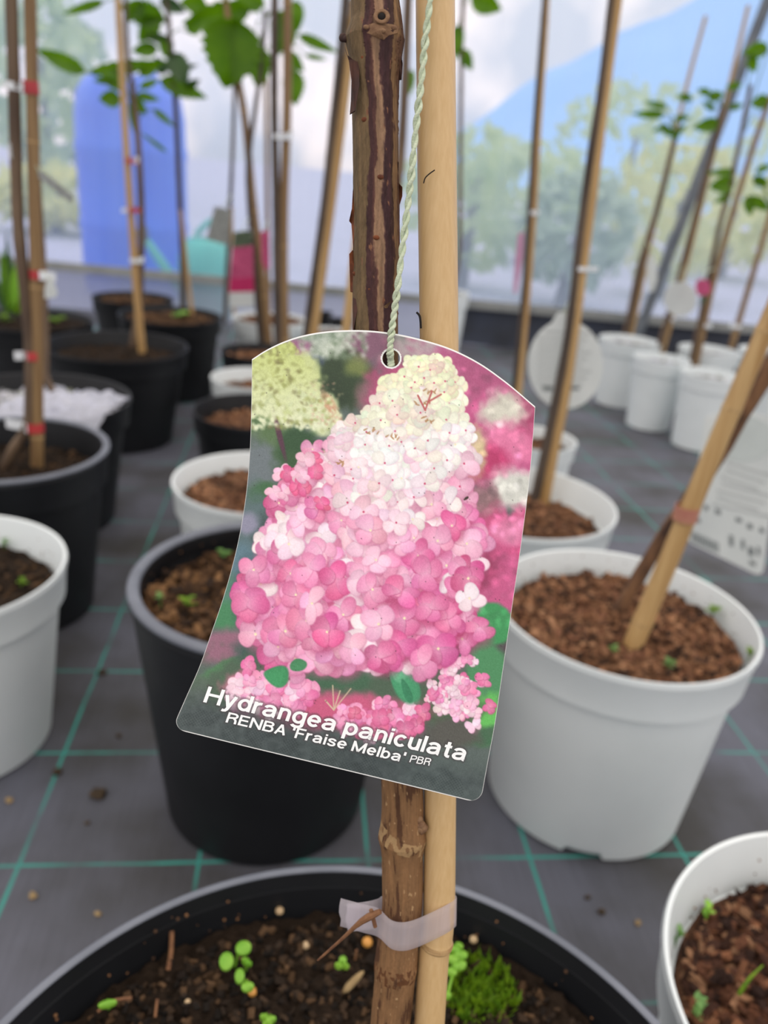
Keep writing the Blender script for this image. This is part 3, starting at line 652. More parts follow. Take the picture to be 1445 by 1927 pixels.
def rect(x0, y0, x1, y1, h):            # slanted line of print from (x0,y0) to (x1,y1), height h
    return [(x0, y0), (x1, y1), (x1, y1 + h), (x0, y0 + h)]
# round tag on the tall leaning cane
ol = [(1050, 588), (1072, 586), (1080, 604)]
for i in range(0, 33):
    a = math.radians(-70 + 318 * i / 32); ol.append((1064 + 71 * math.cos(a), 686 + 84 * math.sin(a)))
lines = [rect(1012 + (i in (0, 9)) * 14, 622 + i * 12, 1112 - (i % 3) * 8, 622 + i * 12 + 3, 5) for i in range(9)]
flat_tag(ol, 1.10, .0012, MT['tag_white'], 'hang_tag', 'round white tag with rows of grey print hanging behind the tall leaning cane',
         parts=[(lines, MT['ink_grey'], 'print_lines'), ([rect(1020, 726, 1040, 727, 9), rect(1046, 727, 1090, 728, 6)], MT['ink_dark'], 'symbol')], hang=[(1062, 592), (1068, 570), (1088, 545)])
flat_tag([(1272, 532)] + [(1280 + 31 * math.cos(math.radians(-80 + i * 11.6)), 563 + 33 * math.sin(math.radians(-80 + i * 11.6))) for i in range(30)], 2.05, .0015, MT['tag_white'], 'hang_tag', 'small round white tag in front of the rail among the right hand canes', hang=[(1280, 534), (1284, 515), (1290, 500)])
flat_tag([(1222, 478), (1228, 478), (1236, 500), (1236, 528), (1230, 548), (1222, 550), (1218, 530), (1216, 500)], 2.3, .0015, MT['tag_white'], 'hang_tag', 'narrow edge-on white tag beside the leftmost stem of the right group', hang=[(1225, 480), (1222, 466), (1216, 455)])
flat_tag([(1310, 530), (1322, 524), (1336, 530), (1338, 548), (1330, 556), (1314, 556), (1309, 546)], 1.98, .003, MT['pinkpic'], 'hang_tag', 'small pink flower tag beside the brown cane at the right', parts=[([[(1318, 556), (1330, 556), (1326, 570), (1316, 574)]], MT['greenpic'], 'leaf_print')], hang=[(1324, 526), (1330, 512), (1346, 505)])
flat_tag([(975, 440), (986, 436), (984, 480), (978, 520), (972, 552), (966, 550), (969, 500)], 1.45, .0012, MT['palepink'], 'hang_tag', 'narrow pale pink strip left of the cane in the small white pot', hang=[(982, 438), (990, 424), (998, 410)])  # narrow pale pink strip with a string loop above it
# back of the tag on the big white pot
def dfn(x, yy): return .00012 * (x - 1370)
L_ = []
for i in range(7): L_.append(rect(1366 - i * 4 + (i % 2) * 4, 868 + i * 13, 1452 - (i % 3) * 12, 868 + i * 13 + 24, 6))
icons = [rect(1328 - 3, 950, 1336 - 3, 952, 9), rect(1346, 957, 1356, 960, 9), rect(1384, 973, 1396, 976, 8), rect(1406, 984, 1416, 987, 10), rect(1429, 992, 1438, 995, 9)]
bars = [rect(1302 + i * 5.2, 1000 + i * 2.3, 1305 + i * 5.2, 1001 + i * 2.3, 19) for i in range(10)]
figs = [rect(1372, 1006, 1380, 1009, 20), rect(1395, 1014, 1401, 1017, 18), rect(1408, 1028, 1418, 1032, 16), rect(1424, 1028, 1430, 1031, 16), rect(1410, 1054, 1422, 1058, 8)]
disc = [(1396 + 62 * math.cos(i * PI / 20), 826 + 44 * math.sin(i * PI / 20)) for i in range(40)]
flat_tag([(1328, 786), (1350, 776), (1400, 770), (1470, 790), (1458, 900), (1446, 1000), (1437, 1072), (1432, 1080), (1422, 1081), (1300, 1022), (1292, 1014), (1300, 960), (1312, 890)], .93, .0009, MT['tag_white'], 'hang_tag',
         'back of a white plant tag with grey print and barcode hanging at the right edge', depthfn=dfn,
         parts=[([disc], MT['ink_pale'], 'round_print'), ([q for q in L_] , MT['ink_grey'], 'print_lines'), (icons, MT['ink_dark'], 'care_symbols'), (bars, MT['ink_dark'], 'barcode'), (figs, MT['ink_dark'], 'figures'), ([rect(1308, 972, 1318, 976, 9)], MT['ink_dark'], 'symbol')], hang=[(1400, 778), (1425, 735), (1445, 720)])
# grey tag and the pink tag near the watering can
flat_tag([(404, 388), (436, 396), (430, 462), (388, 450)], 2.12, .0015, MT['tag_grey'], 'hang_tag', 'grey speckled tag tilted in front of the watering can', hang=[(420, 392), (430, 376), (436, 366)])
flat_tag([(440, 436), (474, 432), (478, 578), (432, 578), (430, 548), (434, 480)], 1.93, .0015, MT['tag_white'], 'hang_tag', 'pink flower picture tag with a magenta band right of the watering can',
         parts=[([[(441, 437), (473, 433), (476, 462), (437, 466)]], MT['greenpic'], 'leaf_print'), ([[(437, 466), (476, 462), (477, 522), (432, 524)]], MT['pinkpic'], 'flower_print'), ([[(432, 524), (477, 522), (478, 549), (431, 550)]], MT['magenta'], 'band')], hang=[(456, 436), (462, 420), (468, 410)])
flat_tag([(490, 436), (506, 432), (508, 500), (500, 512), (492, 490)], 1.92, .0015, MT['pinkpic'], 'hang_tag', 'narrow dark pink tag between the two brown canes', hang=[(498, 436), (500, 424), (504, 414)])
# pale paper flag near the left rail, net-like label edge
flat_tag([(88, 524), (98, 522), (108, 552), (104, 560), (84, 562), (84, 545)], .93, .001, MT['tag_white'], 'hang_tag', 'small pale folded tag hanging right of the thick left cane', hang=[(92, 526), (86, 515), (78, 508)])
flat_tag([(70, 318), (78, 320), (136, 366), (139, 376), (132, 382), (74, 336)], .96, .001, MT['tag_grey'], 'hang_tag', 'grey net-patterned tag seen edge-on right of the thick left cane', hang=[(74, 324), (68, 312), (62, 305)])

# ------------------------------------------------------------------ variegated plant in the far left pot, weeds in other pots
YP['K'] = 1.86
for i, a in enumerate([((20, 590), (4, 470), 22, 'leaf'), ((22, 590), (34, 480), 16, 'seedling'), ((14, 590), (-12, 520), 18, 'leaf_dark'), ((26, 590), (12, 440), 14, 'leaf_dark'), ((30, 592), (42, 540), 16, 'moss'), ((10, 592), (18, 520), 16, 'moss')]):
    leaf('K', *a[0], *a[1], a[2], m=a[3], dy=.01 * i)
def sprout(key, px, py, n, spx, m, label, name='seedling', h=0.012, z=None, round_=False, cat='seedling'):
    zz = SOILZ[key][0] + .004 if z is None else z
    c = unz(px, py, zz); k = dep(c) / F
    e = empty(name, c, label, cat)
    b = Buf()
    for i in range(n):
        a = random.uniform(0, 2 * PI) if n > 2 else (i * PI + .5); r_ = spx * k * random.uniform(.7, 1.1)
        d = Vector((math.cos(a), math.sin(a), random.uniform(.25, .7))).normalized(); s = d.cross(Vector((0, 0, 1))).normalized(); nrm = s.cross(d)
        st = c + Vector((0, 0, h * random.uniform(.3, 1.0)))
        v = []; f = []
        for u_ in range(7):
            t = u_ / 6; w_ = r_ * .34 * math.sin(PI * min(max(t, .04), .97) ** .8)
            for q in (-1, 0, 1): v.append(st + d * r_ * t + s * w_ * q + nrm * (.15 * w_ * abs(q) - .25 * r_ * t * t))
        for u_ in range(6):
            for q in range(2): a_ = u_ * 3 + q; f.append((a_, a_ + 1, a_ + 4, a_ + 3))
        lb = Buf(); lb.add(v, f); lb.build('leaf', MT[m], e) if n <= 10 else b.add(v, f)
    if b.v: b.build('foliage', MT[m], e)
    sb = Buf(); sb.add(*tube([c - Vector((0, 0, .004)), c + Vector((0, 0, h))], .0006 + spx * k * .03, 6)); sb.build('stalk', MT[m], e)
    return e
sprout('M', 338, 600, 10, 20, 'seedling', 'bright green seedling tuft in the black pot beside the watering can')
sprout('K', 108, 608, 10, 20, 'moss', 'yellow green weed in the far left black pot, right of the cane')
sprout('K', 10, 606, 10, 18, 'moss', 'yellow green weed at the left edge in the far left black pot')
sprout('E', 156, 838, 8, 16, 'weed', 'green weed on the soil of the black pot with the thick cane')
sprout('B', 352, 1046, 6, 22, 'seedling', 'bright green seedling at the back of the grey-rimmed dark pot')
sprout('B', 352, 1146, 8, 18, 'moss', 'mossy green weed at the front of the grey-rimmed dark pot')
sprout('B', 420, 1056, 8, 16, 'weed', 'dull green weed near the tag in the grey-rimmed dark pot')
sprout('B', 302, 1142, 5, 12, 'weed', 'small pale weed at the left front of the grey-rimmed dark pot')
sprout('D', 8, 1030, 6, 14, 'weed', 'small green weed in the white pot at the left edge, upper one')
sprout('D', 40, 1105, 6, 14, 'moss', 'small green weed in the white pot at the left edge, lower one')
sprout('A', 1408, 1242, 9, 14, 'moss', 'green moss tuft at the right inner edge of the big white pot')
sprout('A', 1256, 1262, 8, 14, 'weed', 'small green weed at the front of the big white pot')
sprout('A', 1150, 1236, 8, 14, 'weed', 'small green weed left of the cane foot in the big white pot')
sprout('A', 1340, 1160, 9, 16, 'moss', 'green moss tuft at the back right of the big white pot')
sprout('J', 1326, 1734, 4, 20, 'seedling', 'bright seedling on bark in the corner white pot, upper one')
sprout('J', 1304, 1908, 6, 26, 'weed', 'pale green seedling at the bottom of the corner white pot')
sprout('J', 1270, 1776, 4, 16, 'weed', 'small green seedling at the left inner edge of the corner white pot')
# seedlings in the foreground pot
def coty(px, py, leaves, label):
    c = unz(px, py, SOILZ['C'][0] + .004); e = empty('seedling', c, label, 'seedling')
    for (lx, ly, a, b_, ang) in leaves:
        p_ = unz(lx, ly, SOILZ['C'][0] + .016); k = dep(p_) / F
        v = [p_ + Vector((0, 0, .001))]; f = []
        for i in range(20):
            t = 2 * PI * i / 20; x_, y_ = a * math.cos(t), b_ * math.sin(t); ca, sa = math.cos(ang), math.sin(ang)
            q = unz(lx + x_ * ca - y_ * sa, ly + x_ * sa + y_ * ca, SOILZ['C'][0] + .016 + .001 * math.cos(2 * t)); v.append(q)
        v += [q - Vector((0, 0, .0012)) for q in v[1:]]
        f = [(0, 1 + i, 1 + (i + 1) % 20) for i in range(20)] + [(1 + i, 21 + i, 21 + (i + 1) % 20, 1 + (i + 1) % 20) for i in range(20)] + [tuple(range(21, 41))[::-1]]
        link('leaf', v, f, MT['seedling'], e)
        s_ = Buf(); s_.add(*tube([c - Vector((0, 0, .006)), (c + p_) / 2 + Vector((0, 0, .003)), p_], .0007, 6, 8)); s_.build('stalk', MT['seedling'], e)
coty(442, 1806, [(426, 1808, 13, 17, .2), (458, 1783, 15, 13, -.4)], 'seedling with two round pale green leaves, uppermost in the foreground pot')
coty(462, 1816, [(462, 1808, 8, 6, .6), (468, 1812, 6, 5, .2)], 'tiny seedling just right of the round-leaved seedling in the foreground pot')
coty(458, 1850, [(451, 1836, 9, 14, .1), (466, 1856, 12, 9, -.2)], 'seedling with two small leaves beside an orange granule in the foreground pot')
coty(643, 1818, [(645, 1806, 7, 8, .2), (637, 1816, 7, 6, .3), (651, 1817, 6, 5, .3)], 'small three-leaved seedling below the tape tail in the foreground pot')
coty(205, 1895, [(202, 1888, 18, 7, -.25)], 'single fallen-over green leaf at the left of the foreground pot')
coty(505, 1922, [(498, 1914, 9, 7, .4), (510, 1918, 10, 7, -.4), (503, 1926, 9, 6, 0)], 'leafy seedling cut by the bottom edge in the foreground pot')
coty(862, 1800, [(856, 1786, 10, 8, .3), (868, 1796, 12, 9, .1), (852, 1804, 11, 9, .2), (866, 1816, 12, 9, -.3), (850, 1828, 10, 8, .3), (842, 1872, 7, 8, 0), (864, 1779, 8, 6, .5)], 'grey green leafy weed right of the cane in the foreground pot')
# moss cushion
c = unz(900, 1875, SOILZ['C'][0]); e = empty('moss_clump', c, 'bright yellow green moss clump right of the cane in the foreground pot', 'moss')
b = Buf(); b.add(*ball(c - Vector((0, 0, .004)), .012, (1.25, 1.2, .6), 16, 8)); b.build('cushion', MT['moss'], e)
b = Buf()
for i in range(520):
    a = random.uniform(0, 2 * PI); r_ = .0165 * math.sqrt(random.random()); p_ = c + Vector((r_ * math.cos(a) * 1.15, r_ * math.sin(a) * 1.25, .003 * (1 - r_ / .017)))
    tip = p_ + Vector((random.gauss(0, .002), random.gauss(0, .002), random.uniform(.003, .010)))
    s = Vector((random.gauss(0, 1), random.gauss(0, 1), random.gauss(0, .4))).normalized() * .0011; m_ = p_.lerp(tip, .6)
    b.add([p_, m_ + s, tip, m_ - s], [(0, 1, 2, 3)])
o = b.build('shoots', MT['moss'], e, smooth=False); o['kind'] = 'stuff'
# fertiliser granules, twigs, straw
GG = 'fertiliser granules on the foreground soil'
for (px, py, r_, m_, lab) in [(575, 1779, 7.5, 'granule_pale', 'pale round fertiliser granule on soil left of the tape tail'), (691, 1773, 10, 'granule', 'orange fertiliser granule half under the tape tail'), (475, 1867, 9, 'granule', 'orange fertiliser granule below the small seedling leaves'),
                              (891, 1768, 8, 'granule_pale', 'pale granule on soil right of the cane'), (526, 1714, 8, 'granule_pale', 'pale granule near the back wall of the foreground pot'), (353, 1886, 6, 'granule_pale', 'pale granule low left on the foreground soil')]:
    p_ = unz(px, py, SOILZ['C'][0] + .005); b = Buf(); b.add(*ball(p_, r_ * dep(p_) / F, (1, 1, .9), 14, 10)); tag(b.build('fertiliser_granule', MT[m_]), lab, 'granule', GG)
def stick(pts, z, r_, m_, name, lab, cat='twig'):
    b = Buf(); b.add(*tube([unz(x, y, zz) for (x, y), zz in zip(pts, z)], r_, 8, 10)); tag(b.build(name, MT[m_]), lab, cat)
zc = SOILZ['C'][0]
stick([(316, 1826), (322, 1790), (323, 1752)], [zc + .002, zc + .006, zc + .012], [.0012] * 10, 'twig', 'twig', 'short grey twig sticking up at the left of the foreground soil')
stick([(646, 1868), (664, 1848), (684, 1828)], [zc + .006, zc + .009, zc + .010], [.0006, .0012, .0017, .0018, .0018, .0018, .0017, .0014, .001, .0005], 'straw', 'straw', 'pale straw piece lying below the tape on the foreground soil', 'straw')
stick([(184, 1904), (210, 1884), (248, 1878)], [zc + .012, zc + .014, zc + .014], [.0007] * 10, 'twig', 'twig', 'thin brown twig lying on the leaf at the left of the foreground soil')
stick([(292, 1914), (296, 1880)], [zc + .006, zc + .01], [.0007] * 10, 'twig', 'twig', 'thin twig beside the lowest pale granule in the foreground pot')
stick([(668, 1806), (671, 1788)], [zc + .006, zc + .012], [.0006] * 10, 'twig', 'twig', 'tiny reddish twig right of the three-leaved seedling')
zj = SOILZ['J'][0]
stick([(1390, 1872), (1410, 1842), (1436, 1816)], [zj + .02, zj + .03, zj + .034], [.0009, .0012, .0012, .0012, .001, .0009, .0008, .0006, .0005, .0003], 'moss', 'grass_blade', 'single green grass blade on bark in the corner white pot', 'grass')
# crumbs of soil on the floor
for (px, py, r_, lab) in [(186, 1497, 15, 'largest crumb of dark soil on the ground fabric left of the dark pot'), (108, 1455, 10, 'soil crumb on the teal line beside the left white pot'), (193, 1267, 9, 'soil crumb on the teal line left of the grey-rimmed pot'), (223, 1386, 6, 'small soil crumb left of the dark pot, above the cross line'),
                          (62, 1688, 8, 'pale crumb on the ground fabric at the lower left'), (184, 1721, 6, 'pale crumb on the fabric beside the foreground rim'), (164, 1550, 5, 'tiny crumb on the fabric below the largest crumb'), (1132, 1718, 8, 'brown crumb on the fabric between the foreground pot and corner pot'), (1105, 1690, 6, 'small crumb on the fabric below the big white pot'), (18, 1508, 7, 'pale crumb below the left white pot'), (1200, 1738, 7, 'pale crumb beside the corner white pot')]:
    p_ = unz(px, py, 0); k = dep(p_) / F; b = Buf()
    vs, fs = ball(p_ + Vector((0, 0, r_ * k * .35)), r_ * k, (1, .9, .6), 12, 8)
    vs = [q + (q - p_) * (.5 * mnoise.noise(q * 260)) for q in vs]
    for q in vs: q.z = max(q.z, .0003)
    b.add(vs, fs); tag(b.build('soil_crumb', MT['clod' if 'pale' not in lab else 'straw']), lab, 'soil crumb', 'soil crumbs on the ground fabric')
# crumpled plastic over the grit pot
b = Buf(); NN = 26
ya, yb = 1.06, 1.25; vs = []; fs = []
for i in range(NN + 1):
    for j in range(NN + 1):
        u_, v_ = i / NN, j / NN
        x = -.60 + .16 * u_; y = 1.095 + .17 * v_
        z = .222 + .012 * mnoise.noise(Vector((u_ * 6, v_ * 6, 3))) + .010 * mnoise.noise(Vector((u_ * 15, v_ * 15, 9))) - (.1 * max(0, .28 - v_)) * (1.1 if u_ > .25 else .6)
        vs.append(Vector((x + .006 * mnoise.noise(Vector((u_ * 9, v_ * 9, 30))), y, z)))
for i in range(NN):
    for j in range(NN):
        a = i * (NN + 1) + j; fs.append((a, a + 1, a + NN + 2, a + NN + 1))
tag(link('plastic_sheet', vs, fs, MT['plastic_sheet'], smooth=False), 'crumpled clear plastic sheet hanging over the rim of the grit-topped pot', 'plastic sheet')

# ------------------------------------------------------------------ the front stem with peeling bark
def vnoise(a, b_, seed=0): return mnoise.noise(Vector((a, b_, seed)))
SPX = [(704, -60, 44), (705, 0, 45), (707, 40, 48), (706, 75, 54), (706, 110, 49), (706, 160, 44), (707, 300, 43), (708, 450, 43), (706, 600, 43), (712, 800, 41), (730, 1100, 40), (748, 1350, 39), (757, 1490, 39), (757, 1545, 40), (757, 1575, 46), (757, 1610, 39), (757, 1700, 38), (750, 1760, 38), (745, 1815, 41), (742, 1850, 38), (734, 1930, 37), (722, 2050, 36)]
ctr = [main_pt(x, y) for x, y, w in SPX]
NR, NS = 900, 168
Q = resample(ctr, NR); wq = np.interp(np.linspace(0, len(SPX) - 1, NR), range(len(SPX)), [s[2] for s in SPX]); yq = np.interp(np.linspace(0, len(SPX) - 1, NR), range(len(SPX)), [s[1] for s in SPX])
d_ = (ctr[-1] - ctr[-2]).normalized(); 
vs = []; cs = []; fs = []
stripes = [(-1.2, (96, 78, 54)), (-.78, (104, 84, 58)), (-.45, (60, 36, 36)), (-.15, (72, 44, 40)), (.0, (134, 104, 80)), (.28, (138, 108, 84)), (.42, (56, 34, 36)), (.78, (62, 40, 36)), (.95, (120, 92, 64)), (1.2, (84, 58, 44))]
cam0 = Vector((0, 0, HC))
for i in range(NR):
    t = (Q[min(i + 1, NR - 1)] - Q[max(i - 1, 0)]).normalized()
    toc = (cam0 - Q[i]); toc = (toc - t * toc.dot(t)).normalized(); sd = t.cross(toc); 
    if sd.x < 0: sd = -sd
    r0 = wq[i] * dep(Q[i]) / F; L1 = yq[i] / 100.0; low = min(max((yq[i] - 1250) / 150.0, 0), 1)
    for j in range(NS):
        a = 2 * PI * j / NS - PI           # 0 faces the camera, + to the right
        ca, sa = math.cos(a), math.sin(a)
        wob = .32 * vnoise(ca * 1.3 + sa, L1 * .55, 2) + .13 * vnoise(a * 3, L1 * 2.2, 5) + .05 * vnoise(a * 9, L1 * 9, 8)
        s_ = math.sin(a) * 1.25 + wob * (1 if ca > 0 else .4)
        s_ += .03 * vnoise(a * 20, L1 * 16, 9)
        col = np.array(stripes[0][1], float)
        for ang, cc in stripes:
            q = min(max((s_ - ang) / .06 + .5, 0), 1)
            if q > 0: col = col * (1 - q) + np.array(cc, float) * q
        dark = col.sum() < 190
        g = vnoise(a * 6, L1 * 1.5, 11) + .6 * vnoise(a * 22, L1 * 5, 14)
        col = col * (1 + .22 * g) + 6
        if low > 0:
            g2 = vnoise(ca * 2.2 + sa * 3, L1 * 1.2, 21) + .5 * vnoise(a * 12, L1 * 3, 23)
            lc = np.array((124, 92, 62)) * (1 + .22 * g2) if g2 > -.25 else np.array((92, 62, 42)) * (1 + .2 * g2)
            if vnoise(a * 7, L1 * 9, 31) > .6: lc = np.array((170, 138, 100))
            if abs(yq[i] - 1572 - 18 * sa) < 14 and vnoise(a * 5, L1 * 6, 33) > -.05: lc = np.array((160, 130, 92))
            if abs(yq[i] - 1815) < 16 and vnoise(a * 6, L1 * 8, 35) > .05: lc = np.array((96, 62, 38))
            col = col * (1 - low) + lc * low
        else:
            if vnoise(a * 7, L1 * 5, 41) > .62: col = np.array((128, 88, 66))
        rr = r0 * (1 + (.03 if dark else 0) * (1 - low) + .018 * vnoise(a * 5, L1 * 3, 51) + .02 * vnoise(ca * 2, L1 * 1.1 + sa, 52))
        if abs(yq[i] - 75) < 40: rr *= 1 + .05 * max(0, math.cos(a + 1.5)) * (1 - abs(yq[i] - 75) / 40)
        vs.append(Q[i] + (toc * ca + sd * sa) * rr); cs.append(s2l(tuple(np.clip(col, 4, 250))))
for i in range(NR - 1):
    for j in range(NS):
        a, b_ = i * NS + j, i * NS + (j + 1) % NS; fs.append((a, a + NS, b_ + NS, b_))
fs.append(tuple(range(NS))); fs.append(tuple((NR - 1) * NS + j for j in range(NS))[::-1])
ms = link('stem', vs, fs, MT['bark'], P['C'], True, np.array(cs, np.float32)); ms['label'] = 'thick brown stem with striped peeling bark'
def flake(poly, m_, off=.0, name='bark_flake', th=.0006):
    n = len(poly); b = Buf()
    w = [main_pt(x, y, off + .0012 * math.sin(i * 1.7)) for i, (x, y) in enumerate(poly)]
    b.add(w + [q + fwd * th for q in w], [tuple(range(n)), tuple(range(n, 2 * n))[::-1]] + [(i, i + n, (i + 1) % n + n, (i + 1) % n) for i in range(n)])
    return b.build(name, MT[m_], ms, smooth=False)
flake([(664, 470), (657, 478), (660, 500), (659, 548), (665, 550), (667, 500)], 'flake', .001)
flake([(664, 355), (662, 392), (657, 415), (661, 420), (665, 470), (668, 400)], 'flake', .001)
flake([(746, 340), (757, 352), (757, 368), (752, 384), (750, 420), (746, 455), (745, 400)], 'flake', .001)
flake([(748, 52), (756, 56), (757, 92), (754, 96), (758, 120), (756, 148), (747, 150), (746, 100)], 'flake_dark', .001)
flake([(648, 88), (654, 104), (664, 112), (676, 118), (676, 160), (668, 208), (658, 214), (660, 190), (661, 150), (656, 112)], 'flake_dark', .0052)
flake([(746, 300), (750, 306), (748, 350), (744, 346)], 'flake_dark', .001)
flake([(664, 560), (676, 566), (668, 600), (672, 622), (664, 626)], 'flake_dark', .003)
flake([(722, 576), (736, 566), (732, 572), (726, 584)], 'scar', .0062)
# bud, leaf scar and pith hole
b = Buf(); p_ = main_pt(645, 71, .001); b.add(*ball(p_, .0009, (1.1, 1, 1.2))); b.add(*ball(main_pt(650, 73, .001), .0011, (1, 1, .8))); b.build('bud', MT['flake_dark'], ms)
def surf_patch(poly, off, m_, name, th=.0006): return flake(poly, m_, off, name, th)
OFS = .0066
sc_ = [(683, 50), (700, 44), (720, 43), (740, 46), (752, 50), (748, 62), (732, 66), (722, 74), (706, 68), (690, 62)]
b = Buf(); n = len(sc_); w = [main_pt(x, y, .0070 - .000004 * (x - 706) ** 2 * .35) for x, y in sc_]; cpt = main_pt(716, 57, .0078)
b.add(w + [cpt] + [q + fwd * .002 for q in w], [(i, (i + 1) % n, n) for i in range(n)] + [(i, n + 1 + i, n + 1 + (i + 1) % n, (i + 1) % n) for i in range(n)]); b.build('leaf_scar', MT['scar'], ms)
b = Buf()
for (x, y) in ((689, 51), (721, 58), (741, 52)): b.add(*ball(main_pt(x, y, .0074), .00055, (1.4, .6, 1)))
b.build('scar_dot', MT['scar'], ms)
cpt = main_pt(718, 31, .0070); b = Buf(); vv, ff = [], []
for i in range(28):
    a = 2 * PI * i / 28
    for j in range(8):
        q = 2 * PI * j / 8; r_ = .0014 + .0005 * math.cos(q); vv.append(cpt + right * r_ * math.cos(a) * 1.1 + upv * r_ * math.sin(a) - fwd * .0004 * math.sin(q))
for i in range(28):
    for j in range(8): ff.append((i * 8 + j, ((i + 1) % 28) * 8 + j, ((i + 1) % 28) * 8 + (j + 1) % 8, i * 8 + (j + 1) % 8))
b.add(vv, ff); b.build('bud_ring', MT['scar'], ms)
b = Buf(); b.add(*ball(cpt + fwd * .0004, .0011, (1, .5, 1))); b.build('bud_hole', MT['hole'], ms)
b = Buf()
for (x, y) in ((716, 333), (708, 447), (685, 108), (738, 112), (668, 515), (697, 545), (686, 225)): b.add(*ball(main_pt(x, y, .0061 - .0000025 * (x - 706) ** 2), .00075, (1.15, .5, .8)))
b.build('lenticel', MT['flake'], ms)
b = Buf()
for i in range(9): b.add(*ball(main_pt(788 + random.gauss(0, 4), 1556 + random.gauss(0, 8), .004), .0015, (1, .9, 1.1), 8, 5))
b.build('old_bud', MT['scar'], ms)

# the pale front bamboo cane
BPX = [(819, -60, 37), (819, 0, 37), (822, 300, 37), (826, 620, 36.5), (829, 1000, 34), (829, 1300, 31), (828, 1500, 30), (826, 1700, 30), (822, 1764, 29.5), (816, 1800, 29), (808, 1927, 28.5), (799, 2080, 28)]
Q = resample([main_pt(x, y, -.001) for x, y, w in BPX], 240); ww = np.interp(np.linspace(0, len(BPX) - 1, 240), range(len(BPX)), [s[2] for s in BPX]); yy = np.interp(np.linspace(0, len(BPX) - 1, 240), range(len(BPX)), [s[1] for s in BPX])
ra = [w * dep(q) / F * (1 + .05 * math.exp(-((y - 1772) / 6.0) ** 2) + .05 * math.exp(-((y - 1080) / 8.0) ** 2)) for w, q, y in zip(ww, Q, yy)]
b = Buf(); b.add(*tube(Q, ra, 40)); bam = tag(b.build('bamboo_cane', MT['cane_front']), 'thick pale bamboo cane right beside the peeling front stem', 'cane')
for yn in (1772, 1080):
    i = int(np.argmin(abs(yy - yn))); t = (Q[i + 1] - Q[i - 1]).normalized(); r_ = ra[i]
    b = Buf(); b.add(*tube([Q[i] - t * .0012, Q[i] - t * .0004, Q[i], Q[i] + t * .0005, Q[i] + t * .0012], [r_ * .97, r_ * 1.05, r_ * .99, r_ * 1.04, r_ * .96], 40)); b.build('node', MT['node'], bam)
b = Buf()
b.add(*tube([main_pt(797, 345, .0056), main_pt(800, 335, .0058), (main_pt(808, 327, .0060)), main_pt(818, 320, .0060)], .00016, 6, 10))
b.add(*tube([main_pt(792, 618, .0035), main_pt(790, 596, .0035), main_pt(784, 588, .003)], .0003, 6, 8))
b.build('fibre', MT['hole'], bam)

# tape binding them, with its tail and the twig
def tape_mesh():
    vs = []; fs = []
    path = [(640, 1716, .001, 1), (684, 1728, .004, 1), (712, 1736, .0075, 1), (735, 1757, .0092, 1), (757, 1762, .0094, 1), (780, 1757, .0082, 1), (810, 1744, .0070, 1), (838, 1730, .0052, 1), (853, 1720, .0015, 1), (857, 1714, -.002, 1), (848, 1706, -.0065, 1), (820, 1705, -.0078, 1), (780, 1708, -.0085, 1), (745, 1712, -.0092, 1), (722, 1712, -.0065, 1), (712, 1718, -.001, 1), (690, 1724, .003, 1), (652, 1728, .0002, 1)]
    C_ = resample([main_pt(x, y, o_) for x, y, o_, _ in path], 90)
    hw = .0052
    t_ = (main_pt(757, 1700) - main_pt(757, 1800)).normalized()
    for i, p_ in enumerate(C_):
        k = i / 89
        for j in range(5): vs.append(p_ + t_ * hw * (j / 2 - 1) + Vector((.0004 * math.sin(j * 2 + i), 0, 0)) * (1 if i in (0, 89) else 0))
    for i in range(89):
        for j in range(4): a = i * 5 + j; fs.append((a, a + 1, a + 6, a + 5))
    return vs, fs
vs, fs = tape_mesh()
o = tag(link('tape_tie', vs, fs, MT['tape']), 'frosted clear tape binding the front stem to the pale cane', 'tape')
sm_ = o.modifiers.new('thick', 'SOLIDIFY'); sm_.thickness = .0003
b = Buf(); b.add(*tube([main_pt(598, 1807, .002), main_pt(640, 1770, .007), main_pt(680, 1734, .0096), main_pt(716, 1715, .0105)], [.0003, .0004, .00045, .0005, .0006, .0007, .001, .0012, .001, .0008], 8, 10))
b.add(*tube([main_pt(698, 1712, .0098), main_pt(706, 1744, .0098)], .0007, 6))
tag(b.build('twig', MT['twig']), 'thin dry brown twig caught in the tape tail left of the front stem', 'twig')

# ------------------------------------------------------------------ the picture tag
def interp_curve(pts, n):
    P_ = np.array(pts, float); s = np.r_[0, np.cumsum(np.hypot(*np.diff(P_, axis=0).T))]; s /= s[-1]; u_ = np.linspace(0, 1, n)
    out = []
    for k in range(2):
        y = P_[:, k]; m = np.gradient(y, s); i = np.clip(np.searchsorted(s, u_, 'right') - 1, 0, len(s) - 2); hh = s[i + 1] - s[i]; t = (u_ - s[i]) / hh
        out.append((2 * t ** 3 - 3 * t ** 2 + 1) * y[i] + (t ** 3 - 2 * t ** 2 + t) * hh * m[i] + (-2 * t ** 3 + 3 * t ** 2) * y[i + 1] + (t ** 3 - t ** 2) * hh * m[i + 1])
    return np.stack(out, 1)
NU, NV = 440, 700
TOP = [(474, 676), (497, 661), (520, 649), (560, 634), (600, 625.5), (650, 621.5), (700, 622.5), (735, 626.5), (790, 638), (850, 657), (900, 682), (950, 717), (1007, 765)]
BOT = [(324, 1371), (450, 1402), (600, 1438), (750, 1474), (904, 1512)]
LEF = [(474, 676), (473, 760), (470, 850), (463, 930), (452, 1000), (438, 1062), (420, 1125), (398, 1190), (375, 1255), (350, 1312), (324, 1371)]
RIG = [(1007, 765), (1001, 850), (993, 930), (984, 1000), (972, 1085), (958, 1180), (945, 1270), (930, 1370), (917, 1440), (904, 1512)]
